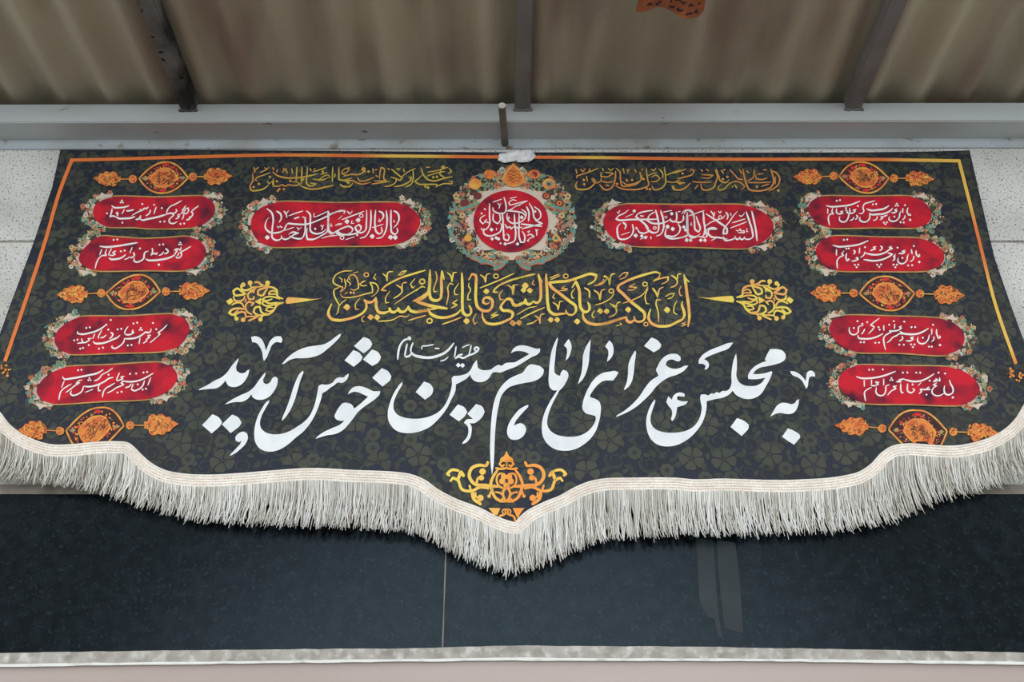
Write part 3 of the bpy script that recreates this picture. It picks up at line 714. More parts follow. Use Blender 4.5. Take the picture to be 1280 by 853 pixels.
write(ik, 'T4', 'w15 -5,202 80,180 165,148; w17 55,262 150,240 232,210 252,170 220,150 208,182; -5,300 70,302 155,310; w18 18,338 30,380 80,390 160,360 212,308; 60,300 90,322 132,300; 340,250 430,250 472,220 335,215; 228,290 300,302 450,300; w17 490,155 520,240 500,300 488,345 420,386 350,382 328,318; w17 505,145 530,220 560,290 620,302 655,268; w16 655,155 720,220 762,262 815,270; 560,328 528,360 540,392 592,380 650,322 732,290 802,320 832,352 788,392; 768,150 802,205; w19 808,145 830,250 850,320 882,380 960,400 1060,390 1140,350 1162,290 1150,220 1128,145; 858,292 930,240 942,150; 868,306 1000,306 1135,300; 958,215 960,260 1020,270 1092,250; 1042,200 975,212; w17 1140,168 1200,200 1232,260 1212,330 1150,380 1105,402; 1180,235 1180,325; 848,170 882,195; 1018,352 1112,320; 328,150 352,182; 388,150 422,172; 558,160 592,205; 1038,160 1085,160; 718,328 742,372; 688,362 702,338; 610,150 575,175; 300,330 260,380; dots r17 85,310 580,265 632,240 1215,395 970,352 120,200', 14, nib=.2)
printed(ik, 'salutation_lettering', M['gold_dull'], label='dense small gold script line right of the round medallion')

# ---- red cartouches
PAL = ['teal', 'salmon', 'sage', 'cream', 'maroon', 'sand', 'shade']
PALM = [M[k] for k in PAL]
def blossom(ik, x, y, r, rnd):
    a = rnd.uniform(0, 6.28); mi = rnd.choice((0, 1, 1, 2, 5, 3))
    ik.lev += 1; ik.hold = True
    for k in range(5):
        ik.disc(x + r * .6 * math.cos(a + k*1.2566), y + r * .6 * math.sin(a + k*1.2566), r * .46, mi, 6)
    ik.hold = False
    ik.disc(x, y, r * .3, rnd.choice((4, 5, 6)), 6)
def sprig(ik, x, y, r, rnd):
    a = rnd.uniform(0, 6.28); mi = rnd.choice((0, 0, 2, 2, 1, 5, 4))
    c, s = math.cos(a), math.sin(a)
    ik.convex([(x + r*(u*c - v*s), y + r*(u*s + v*c)) for u, v in ((-1, 0), (-.2, .5), (1, .05), (0, -.45))], mi)
def cartouche(outline_px, verse, seed, corners, label, vlabel, crop_w):
    rnd = random.Random(seed)
    xs = [p[0] for p in outline_px]
    x0, x1 = min(xs), max(xs); cy = sum(p[1] for p in outline_px) / len(outline_px); h = max(p[1] for p in outline_px) - min(p[1] for p in outline_px)
    P = hermite(outline_px, True, 1.5, 70)
    mid = (x0 + x1) / 2
    n = len(P)
    norm = []
    for i, p in enumerate(P):
        a, b = P[i - 1], P[(i + 1) % n]
        d = (b[0] - a[0], b[1] - a[1]); l = math.hypot(*d) or 1
        nx_, ny_ = d[1] / l, -d[0] / l
        if (p[0] + nx_ * 2 - mid) ** 2 + ((p[1] + ny_ * 2 - cy) * 3) ** 2 < (p[0] - mid) ** 2 + ((p[1] - cy) * 3) ** 2: nx_, ny_ = -nx_, -ny_
        norm.append((p, nx_, ny_))
    red = Ink(); red.fill(outline_px, 0, grid=8, corner=70)
    ca = printed(red, 'cartouche', M['red'], .0026, label=label)
    for side in (-1, 1):
        fl = Ink()
        ends = [(p, a, b) for (p, a, b) in norm if abs(a) > .2 and (p[0] - mid) * side > 0 and (p[0] < x0 + h or p[0] > x1 - h)]
        fl.hold = True
        for (p, a, b) in ends:                      # olive backing, then cream scallops hugging the red
            w = 2.5 + 8.5 * min(1, abs(a) + .1)
            if rnd.random() < .7: fl.disc(p[0] + a * w * .5, p[1] + b * w * .5, 2.6 + w * .28, 6, 8)
        fl.hold = False; fl.lev += 1
        fl.hold = True
        for i, (p, a, b) in enumerate(ends):
            if math.sin(i * .42 + side) > -.3: fl.disc(p[0] + a * 1.6, p[1] + b * 1.6, rnd.uniform(1.6, 3.2), 3, 7)
        fl.hold = False; fl.lev += 1
        for (p, a, b) in ends:
            w = 3 + 12.5 * min(1, (abs(a) + .12)) * (.8 + .2 * math.sin(p[1] * .7))
            for _ in range(4 if abs(a) > .5 else 2):
                d = 2.6 + (w - 2.6) * rnd.random() ** .8
                q = (p[0] + a * d, p[1] + b * d)
                u = rnd.random()
                if u < .13: blossom(fl, q[0], q[1], rnd.uniform(2.2, 3.6), rnd)
                elif u < .75: sprig(fl, q[0], q[1], rnd.uniform(1.3, 2.9), rnd)
                else: fl.disc(q[0], q[1], rnd.uniform(.6, 1.2), rnd.choice((0, 1, 3, 4, 5)), 6)
        for c in corners:
            if (c[0] - mid) * side < 0: continue
            s = 1 if c[0] < mid else -1
            t = 1 if c[1] > cy else -1
            fl.fill([(c[0] + s*5, c[1] + t*.6), (c[0] - s*3, c[1] + t*2.0), (c[0] - s*8, c[1] + t*5.5), (c[0] - s*9.5, c[1] + t*2), (c[0] - s*15, c[1] - t*2.5), (c[0] - s*9, c[1] - t*2.4), (c[0] - s*2, c[1] - t*.8)], 3, smooth=False)
        printed(fl, 'floral_end', PALM, .0012, ca, label='multicoloured floral scroll with cream corners')
    for s in (-1, 1):
        ln = Ink()
        q = sorted([(p[0] + a * .9, p[1] + b * .9) for (p, a, b) in norm if abs(a) < .24 and b * s > 0])
        if len(q) > 1: ln.stroke(q[::4] + [q[-1]], 1.7, 0, taper=.2)
        printed(ln, 'gold_line', M['gold_line'], .0034, ca)
    tx = Ink()
    for crop, text, w, r in verse: write(tx, crop, text, w * .84, nib=.28 if crop[0] == 'V' else .5, r=r)
    printed(tx, 'verse_lettering', M['white_small'], .0036, ca, label=vlabel)

OUT = {
 'S1': '290,330 650,333 1040,330 1095,370 1113,430 1080,500 1020,545 940,570 560,578 470,570 230,560 165,520 135,455 150,400 200,360',
 'S2': '340,95 500,95 650,105 800,100 1000,95 1070,130 1100,190 1085,240 1050,285 970,318 680,322 330,322 260,300 215,250 225,205 270,150',
 'S3': '310,98 650,88 1000,78 1070,110 1097,170 1070,240 1020,295 930,325 600,340 250,345 190,315 155,260 170,200 230,140',
 'S4': '380,85 700,65 1080,52 1150,85 1178,140 1150,210 1090,260 1000,295 650,315 300,330 230,300 198,250 220,190 290,125',
 'S5': '250,330 600,327 1000,330 1090,370 1140,430 1150,490 1110,545 1040,570 700,572 320,570 240,540 180,480 158,420 185,365',
 'S6': '260,92 600,95 900,105 980,130 1040,180 1060,240 1035,285 960,320 600,328 300,320 230,290 175,230 165,180 195,125',
 'S7': '215,85 550,88 900,105 980,130 1040,180 1062,240 1040,300 950,350 600,340 290,330 210,295 145,230 118,170 150,110',
 'S8': '270,72 600,72 940,82 1030,110 1110,170 1140,230 1110,290 1040,335 650,335 330,325 230,290 165,220 155,170 190,110'}
CORN = {'S1': '255,325 1050,322', 'S2': '290,335 985,330', 'S3': '295,95 1035,75', 'S4': '265,345 1060,290', 'S5': '235,325 1035,325', 'S6': '270,325 1000,325', 'S7': '185,85 935,100', 'S8': '270,330 1085,345'}
VERSE = {
 'S1': '1215,152 1150,198 1125,225 1142,250 1130,280 1108,302; w19 1098,283 1117,296 1095,316 1062,327; w14 1032,252 1025,290 1008,322; w15 1055,148 1030,190 1010,238; w15 1020,238 1060,248 1088,215 1085,180 1058,186 1035,232; w14 1013,190 1020,232 988,252; w16 985,268 965,255 958,280 977,286 960,302 928,312; w15 915,238 893,255 907,270 870,300 848,340 870,366 910,369 952,343; w18 935,188 942,215 905,246 870,242 820,256 798,268; w15 1007,86 930,130 860,165 825,215 820,252; w21 820,256 740,281 660,301 580,316 530,329 498,320; w18 500,268 492,300 470,316 436,320; w14 500,322 478,290; w14 692,162 663,253; w17 622,198 610,240 562,278; w18 597,163 570,186 545,182 520,207 488,195; w13 520,207 450,236 390,273; w18 418,198 380,209 322,216; w21 432,283 380,301 300,307 230,306 198,288; w13 302,193 268,253; w18 226,228 200,240 222,256 208,277; w17 150,183 140,240 123,287 160,277 200,290; w18 143,148 170,171 250,174 310,166 358,148; dots r14 85,245 520,130 665,140 760,180 740,348 792,345 275,360 990,375 1035,370; three r13 268,100',
 'S2': '1218,128 1150,170 1088,202 1102,225 1080,266 1040,272 1033,253; w14 1075,203 1048,252; w15 1096,138 1090,177 1040,160 1008,182; w18 1020,163 1047,190 1018,217; w21 1032,218 1000,246 930,276 850,292 760,302 690,299 658,283; w18 903,153 937,190 925,212 888,217; w15 882,193 860,226 822,242; w18 802,203 795,226 760,216 723,242; w15 740,148 746,190 723,242; w17 692,188 650,206 642,235 636,276 590,312 545,323 513,305 525,268; w18 508,203 522,235 500,261 468,272; w13 497,138 463,217; w14 467,253 440,276 398,292; w21 417,228 370,266 290,287 230,286 208,268; w16 297,183 253,205 287,226 250,242 213,235; w14 242,153 210,215 203,242; w15 182,163 164,215 177,241 120,246 90,271 60,322 38,405; w13 122,163 93,238; w21 93,128 170,137 300,127 430,106 563,83; dots r14 265,50 310,45 355,190 400,182 590,155 830,110 875,105; dots r17 822,355; three r13 1085,95',
 'S3': '1222,128 1160,190 1108,226 1132,246 1090,286; w14 1092,284 1008,352; w16 1022,258 983,265 1002,286 958,312; w15 960,308 972,326 923,360; w13 887,288 873,368; w19 1022,178 1012,216 990,227 960,221 900,262 830,292 750,302 688,300; w17 802,188 790,216 812,226 760,252 703,251; w14 742,148 700,215 699,247; w17 700,300 680,350 620,402 570,422 538,406 545,383; w21 642,258 600,291 550,312 480,342 400,360 330,356 308,333; w18 523,223 552,245 540,276 508,302; w16 472,253 440,281 398,292; w14 417,193 374,280 380,302; w13 332,238 303,303; w16 292,298 248,300 262,321 220,346 170,351 112,360; w14 165,298 182,346; w19 482,118 430,161 350,206 260,232 170,247 113,236 120,208; dots r14 525,72 470,130 225,170 268,162 495,190 610,187 655,180 805,115 850,105 1045,108 1085,185 75,322 115,315 150,425 185,415 255,380 380,425 430,412 735,385 780,378; three r13 895,182',
 'S4': 'w18 1250,83 1180,126 1100,166 1020,187 940,191 858,180; w13 1217,138 1178,238; w17 1140,175 1112,246 1060,287 1010,302 978,286 985,262; w15 977,213 955,246 898,267; w14 1002,213 980,272; w16 892,183 848,205 882,226 840,246 790,266 740,301 678,332; w14 832,78 800,150 794,182; w15 892,123 848,135 872,156 830,171 798,182; w16 775,208 742,226 720,241 670,266 640,301 618,388; w13 748,23 680,70 610,110 598,137; w16 607,108 590,141 560,166 518,182; w19 755,138 700,151 650,186 590,217 520,242 440,252 388,245; w15 607,203 570,260 574,302 604,300; w17 390,245 365,311 300,352 255,360 228,335 240,302; w16 374,168 330,180 298,211 342,201 280,241 230,281 167,327; w15 240,218 190,246 150,271 110,311 83,418; w13 152,178 118,263; w21 633,43 560,85 450,111 350,132 230,152 150,157 128,128; w11 508,283 408,322; dots r14 320,50 362,45 695,105 960,95 1035,90 1125,78 1170,72 1055,225 1115,288 1155,278 805,325 855,315; three r13 460,160',
 'S5': 'w15 1085,173 1071,215 1095,266 1117,269 1107,248; dots r17 1108,325; w15 1047,268 1041,300 1012,327; w13 1020,178 1018,242; w16 1000,213 984,240 975,291 930,337 885,342 848,316 855,283; w17 952,188 918,205 947,216 920,236 877,236; w21 897,178 860,216 790,247 700,257 630,257 608,240; w17 610,245 611,300 570,347 520,347 488,321 495,287; w16 832,263 790,281 748,291 772,306 736,327; w14 707,278 690,321 652,332; w21 852,148 790,186 710,202 620,207 573,188; w15 678,88 600,111 545,131 529,170 537,226 510,247 477,245; w16 447,193 408,205 437,216 400,242 370,242 365,178; w17 448,263 462,290 433,322; w15 417,288 400,321 367,332; w16 347,213 328,235 352,246 345,301 310,347 265,347 238,321 245,282; w16 287,213 253,225 282,241 240,252 209,241 204,183; w15 156,178 149,230 167,251 125,256 104,290 116,390; w13 95,183 95,248; w19 73,148 130,162 250,157 370,141 493,93; dots r14 205,90 245,82 320,180 322,208 465,155 650,135 690,130 1045,145 990,355 1030,358 915,285 785,358 822,355 803,378; three r13 945,138',
 'S6': 'w16 1085,178 1085,220 1110,257 1127,250 1120,222; dots r16 1122,322; w14 1057,243 1050,286 1008,322; w14 1025,163 1036,228; w16 995,223 980,245 970,301 920,342 880,336 858,300 868,267; w17 952,178 913,190 947,201 920,216 867,216; w16 827,223 815,270 822,291 792,307; w14 798,248 832,266; w19 733,208 793,226 740,261 650,297 560,307 438,291; w19 782,128 753,140 793,156 760,166 720,196 640,227 560,232 448,210; w15 457,193 440,236 398,267; w17 643,123 667,145 655,171 632,182; w17 592,133 558,140 582,161 518,182; w14 390,143 385,218; w18 313,173 332,195 313,228; w16 372,263 343,270 377,286 330,306 287,312; w16 231,213 220,260 234,307 262,291 243,279; w15 197,183 168,220 192,241 140,266 114,300 116,405; w13 105,163 103,243; w19 58,113 120,132 240,127 380,106 498,58; dots r14 195,50 235,45 225,158 255,155 455,140 855,145 1055,125 915,272 985,365 1035,362 330,358 372,355 352,387 605,355 652,352 630,382 805,355 847,355 828,387',
 'S7': 'w16 1140,183 1140,240 1165,297 1187,286 1175,262; dots r17 1180,380; w14 1107,273 1105,311 1073,342; w13 1080,178 1080,253; w16 1052,248 1030,321 980,362 930,356 903,315 912,277; w17 862,278 818,290 852,306 820,327 762,327; w21 1042,173 980,211 900,242 810,247 730,236 688,213; w15 713,268 722,300 678,332; w16 737,246 680,241 650,261 600,286 570,321 527,353; w16 712,143 678,155 707,171 670,196 610,207 558,205 582,221 540,241 510,261 489,291 495,371 511,440; w13 625,118 620,182; w13 490,133 490,203; w19 482,238 420,271 340,297 240,302 180,291 169,258; w15 437,48 380,90 328,131 372,156 350,191 298,242; w15 256,178 240,216 213,247; w15 237,138 200,146 180,156 170,226 130,252 85,241 64,200 68,158; dots r14 165,85 285,98 612,85 740,92 555,130 120,170 225,118 425,160 437,190 205,345 245,345 385,352 430,350 680,375 735,375 830,160 875,158 970,290 1095,130 1045,400 1080,400 825,373 867,373 847,405',
 'S8': 'w17 1198,168 1215,220 1242,271 1241,321 1190,352 1150,341 1134,300 1140,237; dots r16 1240,385; w15 1077,138 1081,182 1030,170 998,192; w14 1030,148 1052,175 1008,197; w15 1047,203 998,230 1042,241 1000,271 984,321 1030,362 1080,362 1133,333; w16 952,253 918,275 962,286 880,287 838,280; w17 838,283 857,311 822,342; w11 852,198 812,243; w16 743,273 772,291 730,327 690,312 684,213; w19 1012,93 930,146 840,182 740,187 638,160; w17 642,155 578,170 602,191 543,191; w15 600,213 600,290 610,327 637,326; w16 552,243 508,250 542,276 490,301 437,358; w16 462,228 420,245 415,301 390,352 340,362 299,331 300,257; w13 390,153 390,238; w15 337,198 288,195 327,221 270,242 228,230; w13 240,163 240,222; w15 242,258 200,281 159,311 166,430; w13 150,168 152,253; w19 53,128 110,147 230,147 380,121 538,63; dots r14 1145,90 1065,80 955,178 915,350 745,225 625,80 680,78 790,80 838,80 210,45 255,42 378,40; three r13 485,160'}
LAB = {'S1': ('topmost red cartouche of the left column', 0), 'S2': ('second red cartouche of the left column', 0), 'S3': ('third red cartouche of the left column', 0), 'S4': ('lowest red cartouche of the left column', 0),
       'S5': ('topmost red cartouche of the right column', 0), 'S6': ('second red cartouche of the right column', 0), 'S7': ('third red cartouche of the right column', 0), 'S8': ('lowest red cartouche of the right column', 0)}
for i, k in enumerate(('S1', 'S2', 'S3', 'S4', 'S5', 'S6', 'S7', 'S8')):
    big = 1.25
    cartouche(pts_of(OUT[k], k), [('V' + k[1], VERSE[k], 19, 14)], 20 + i, pts_of(CORN[k], k), LAB[k][0], 'thin white verse script', 1)

L_TXT = [('L2', 'w20 698,285 740,310 758,360 742,420 698,472; 735,468 742,510 715,537 682,520 672,450 672,275; 622,285 630,400 615,500 570,570 515,582; w20 540,292 580,310 592,350 548,402; 570,458 572,520 545,532 515,510 500,430 508,278; w13 465,468 592,430; 458,278 457,400 440,500 400,560 340,582; 412,278 410,400 395,500 350,522 300,490 290,460 330,435 352,460 330,510 200,542 130,530 98,500 160,470 230,455 267,480 250,515 200,540; w18 145,382 260,340 385,293; ring r20 355,340; w11 257,388 248,422 278,420; w14 205,290 232,322 262,288; ring r20 150,575; w11 185,597 285,563; 100,500 60,525 20,512 5,440 0,285; w20 -5,332 60,310 140,285 182,290 168,322; w15 75,442 150,422; w11 108,382 152,338; w12 548,372 540,400 565,402; w11 705,380 700,405 718,402; w12 35,420 30,450 48,450; dots r27 200,402 320,387; dots r27 470,560 665,570 715,572; dots r14 310,545', 24, 20),
         ('L1', '1285,290 1200,300 1110,340 1000,390 880,430 760,430 680,425 665,440 640,490 570,520 480,512 443,470 460,380 482,358; 455,262 510,310 525,380 515,480 520,580 560,602 610,580 612,548; w20 608,570 650,592 690,580 740,545 795,525 720,518 688,542; 698,558 760,580 830,580 862,520 866,360 835,352; 878,285 915,320 920,420 930,510 980,532 1060,510 1095,478; 888,475 880,540 890,592 950,592 1040,550 1100,510 1110,430 1120,295; 1108,508 1150,532 1200,500 1208,532 1240,547 1285,550; w19 558,290 602,320 612,360 588,412; dots r26 460,572; w15 638,288 662,322 672,362; w13 690,283 662,322; w15 688,342 760,315 845,288; w20 745,372 805,353; w12 565,448 580,470 600,448 612,467 628,458; w13 605,507 680,485 748,462; w13 775,465 800,480 788,495 825,462; w11 962,308 958,350 982,350; w14 978,352 1050,320 1102,293; w14 1030,440 1050,460 1040,495; w13 1065,435 1048,462; w12 1038,582 1110,560 1205,550; w22 1205,432 1255,428; dots r14 972,480', 24, 20)]
R_TXT = [('R1', 'w20 562,275 520,310 450,345 428,375 460,387 600,380 750,380 885,375; w14 438,298 452,312 470,280; 822,283 760,290 660,320 638,350 700,400 760,460 772,510 720,527 670,510 655,480; 648,485 640,460; 600,428 612,490 590,550 520,590 460,582 443,530 448,450 480,420; w20 498,408 532,440 520,485; w11 478,547 575,513; 848,275 870,360 882,450 870,510 830,522 770,490 735,438; 902,283 930,380 932,480 900,540 855,557; w19 862,288 780,340 758,390 800,415 900,422 980,395 1015,368; w19 998,378 1030,402 1060,400 1075,350 1068,298; w19 1058,400 1100,412 1140,390 1147,335; w19 1088,425 1112,470 1090,530 1030,562 965,550; w19 960,475 958,560 1000,582 1130,570 1205,538; w20 1148,322 1180,285 1222,285 1252,320 1262,402; 1188,305 1190,430 1200,540 1230,572 1285,570; w11 525,357 612,318; w14 685,335 705,345 725,340; ring r16 840,470; w11 685,592 765,558; w12 798,558 800,592; w11 925,302 1025,283; w13 1085,300 1115,293; w12 945,345 960,365 975,340; dots r24 975,457 1030,482 635,552; dots r20 700,557 740,572 1180,597 1222,600 1150,460 1168,492 620,290 1020,318', 24, 20),
         ('R2', 'w20 15,320 50,285 100,285 132,310 150,360 155,430 165,490 200,512 215,480 190,400 172,345; 75,305 75,430 90,540 130,562 180,560 218,528; w20 -5,577 60,560 105,538; 248,292 255,400 265,500 240,560 195,562; w20 215,560 250,572 290,560 280,500 330,470 395,480 310,490 300,522 330,562 410,572 505,590; 275,318 340,360 430,420 500,480 502,530 460,532 470,480 530,400 570,340 615,290; w13 95,342 180,310 262,283; w17 265,452 330,410 400,380 462,360 482,330; w17 460,560 480,602 530,600 580,580 592,555; 588,580 620,592 642,563; 638,585 670,592 692,563; 688,585 730,592 772,570 770,500 740,400 705,295; 765,288 790,400 810,500 822,612; w17 488,298 512,340 500,382; w15 552,417 640,390 698,373; w15 535,472 620,440 715,403; w13 595,492 622,502 640,478 652,502 682,498 688,522 618,520; w15 328,288 352,322 360,350 372,298; w13 405,290 430,312 440,285; w12 545,340 538,308; w13 630,335 655,345 690,308; w12 120,410 115,440 132,440; w10 328,607 402,572; dots r20 70,602 112,602 220,602 265,602; ring r18 430,355; w12 715,470 710,510 728,510', 24, 20)]
cartouche([(344.5,253.5),(420,254),(500,254.5),(513,260),(522,268),(525.4,277),(521,289),(512,299),(500,304),(488,306.5),(415,307.5),(338,308),(325,303),(317,294),(313.5,280),(316,270),(326,260)], L_TXT, 41,
          [(337,252.5),(505,253),(333,306),(497,305.5)], 'wide red cartouche left of the round medallion', 'white plaited script', 1)
cartouche([(781,256),(850,256.5),(932,257),(948,262),(960,270),(967,281),(964,293),(953,303),(937,309.5),(860,308.5),(788,306.5),(770,300),(759,290),(754,276),(758,267),(768,259)], R_TXT, 42,
          [(773,254),(943,256),(778,306),(948,308)], 'wide red cartouche right of the round medallion', 'white plaited script', 1)

# ---- round medallion in the middle
rnd = random.Random(77)
ik = Ink()
CX, CY = 640, 276
def sym(fn):
    fn(1); fn(-1)
# outer radius of the wreath by angle from straight down (0) round to straight up (pi)
prof = [(0, 50), (.35, 58), (.8, 68), (1.15, 79), (1.5, 80), (1.85, 79), (2.2, 76), (2.5, 72), (2.75, 68), (3.14, 66)]
def orad(t):
    for (a, b), (c, d) in zip(prof, prof[1:]):
        if a <= t <= c: return b + (d - b) * (t - a) / (c - a)
    return 66
pts = []
for k in range(72):
    t = 2 * math.pi * k / 72
    u = t if t <= math.pi else 2 * math.pi - t
    r = orad(u) * .93
    pts.append((CX + r * math.sin(t), CY + r * math.cos(t) * 1.0))
ik.fill(pts, 6, grid=8)
# cream star field behind the red disc
star = [(-62,-8),(-50,3),(-54,14),(-46,21),(-40,32),(-26,42),(-14,46),(0,55)]
ring_pts = [(CX + 48 * math.cos(a) * (1.12 + .1 * math.cos(8 * a)), CY + 39 * math.sin(a) * (1.14 + .12 * math.cos(8 * a))) for a in [2*math.pi*k/64 for k in range(64)]]
ik.fill(ring_pts, 3, grid=8)
for s in (1, -1):
    ik.fill([(CX, CY-44), (CX + s*10, CY-46), (CX + s*18, CY-50), (CX + s*22, CY-46), (CX + s*20, CY-40), (CX + s*30, CY-38), (CX + s*34, CY-30), (CX + s*24, CY-30), (CX, CY-36)], 3, smooth=False)
for k in range(620):
    t = rnd.uniform(0.12, math.pi)
    ro_, ri = orad(t), 52 + 5 * math.cos(8 * t) - 6 * abs(math.cos(t))
    r = rnd.uniform(ri, ro_) if rnd.random() < .8 else rnd.uniform(ro_ * .9, ro_)
    x, y = r * math.sin(t), CY + r * math.cos(t)
    u = rnd.random(); st = rnd.getstate()
    lv = ik.lev
    for s in (1, -1):
        rnd.setstate(st); ik.lev = lv
        if u < .13: blossom(ik, CX + s * x, y, rnd.uniform(2.4, 4.4), rnd)
        elif u < .72: sprig(ik, CX + s * x, y, rnd.uniform(1.5, 3.8), rnd)
        else: ik.disc(CX + s * x, y, rnd.uniform(.7, 1.4), rnd.choice((0, 1, 3, 4, 5)), 6)
for s in (1, -1):        # the larger blossoms and the outward curling teal tips
    for dx, dy, r, a, b in ((28, -58, 7, 7, 4), (46, -46, 8, 8, 0), (43, -31, 5.5, 4, 7), (59, -22, 6, 4, 7), (64, 7, 5, 4, 1), (55, 22, 5, 8, 0), (66, 24, 4, 4, 3)):
        ik.disc(CX + s*dx, CY + dy, r, a, 12, r*.85); ik.disc(CX + s*dx, CY + dy, r*.6, b if b < 9 else 1, 10, r*.5); ik.disc(CX + s*dx, CY + dy, r*.25, 4, 8)
    for c in ('46,-20 58,-16 68,-14 74,-22', '62,10 72,2 78,-6 80,-2', '60,30 70,24 78,12 76,22', '30,50 45,48 58,40 62,32', '18,58 30,52 42,52', '8,52 16,58 24,60'):
        q = [tuple(map(float, t.split(','))) for t in c.split()]
        ik.stroke([(CX + s*a, CY + b) for a, b in q], 4, 0, taper=.8)
        ik.stroke([(CX + s*a*.97, CY + b + 2.2) for a, b in q], 2, 1, taper=.8)
rm = printed(ik, 'round_medallion', PALM + [M['orange'], M['amber']], .0020, label='round floral wreath medallion at the top centre')
ik = Ink()
ik.fill([(CX - 1.5 + 46.8 * math.cos(a), CY + .4 + 38.6 * math.sin(a)) for a in [2*math.pi*k/40 for k in range(40)]], 0, grid=8)
printed(ik, 'red_disc', M['red'], .0050, rm)
ik = Ink()
ik.fill([(641.5,203.5),(648,210),(654,219),(656.5,226),(651,231.5),(642.5,233.8),(633,231),(627.5,225.5),(630,218),(636,210)], 0, grid=6)
ik.fill([(641.5,207.5),(646.5,212.5),(651.5,219.5),(653.5,225.5),(649,229.5),(642.5,231.3),(635,229),(630.5,224.8),(632.5,219),(637,212.5)], 1, grid=6)
for y in (215, 219, 223, 227): ik.stroke([(634 + rnd.uniform(0, 2), y), (638, y - 2), (642, y + 1), (646, y - 1.6), (650, y + .5)], .8, 2, taper=.3)
printed(ik, 'drop_ornament', [M['amber'], M['orange'], M['ink']], .0052, rm)
ik = Ink()
write(ik, 'Q', 'w18 690,268 758,330 762,400 720,432 690,400 670,300 628,225; 598,268 625,330 622,445; 698,430 785,470 660,502 540,532; w20 785,502 660,490 528,475; 510,345 510,480 510,620 530,692 572,690 578,620 548,558; 455,355 460,480 470,600 450,680 400,702 355,712; 310,335 320,440 325,560 340,660 380,672 392,620 362,588; w18 370,345 370,410 420,462 500,462 570,420 592,350 538,298; w18 330,155 350,220 357,290 340,340 250,342 203,310 200,278; w16 358,322 420,300 480,260 525,253; w15 482,198 430,190 388,220 400,252 450,240 612,198; w17 350,320 430,322 560,350 585,382; w19 160,230 160,380 160,480 130,530 80,552 58,520; w16 162,470 120,450 80,472 48,430 60,400 112,368; w18 205,345 210,440 260,472 287,430 275,345; w15 132,420 98,442; 95,525 95,590 150,617 230,600 290,560 302,480 288,468; w18 340,475 370,522 400,508 420,532 450,508 500,522 545,510; w13 195,218 312,178; w11 398,172 485,153; w13 440,282 612,200; w13 255,225 280,260 270,295; w12 298,225 278,262; w15 708,535 720,580 720,615; w13 735,535 720,565; w12 390,380 385,410 408,408; w15 605,612 650,598 682,620 615,662; w12 605,570 640,555 615,585; dots r24 182,542 540,397; dots r21 345,712 490,712 265,652 237,640 190,652; dots r14 615,672 680,625 105,300 65,350 290,705 700,330; w12 690,310 715,330; w11 330,600 350,610; w11 240,520 245,550', 20)
printed(ik, 'medallion_lettering', M['white_small'], .0058, rm, label='white plaited script on the red disc')

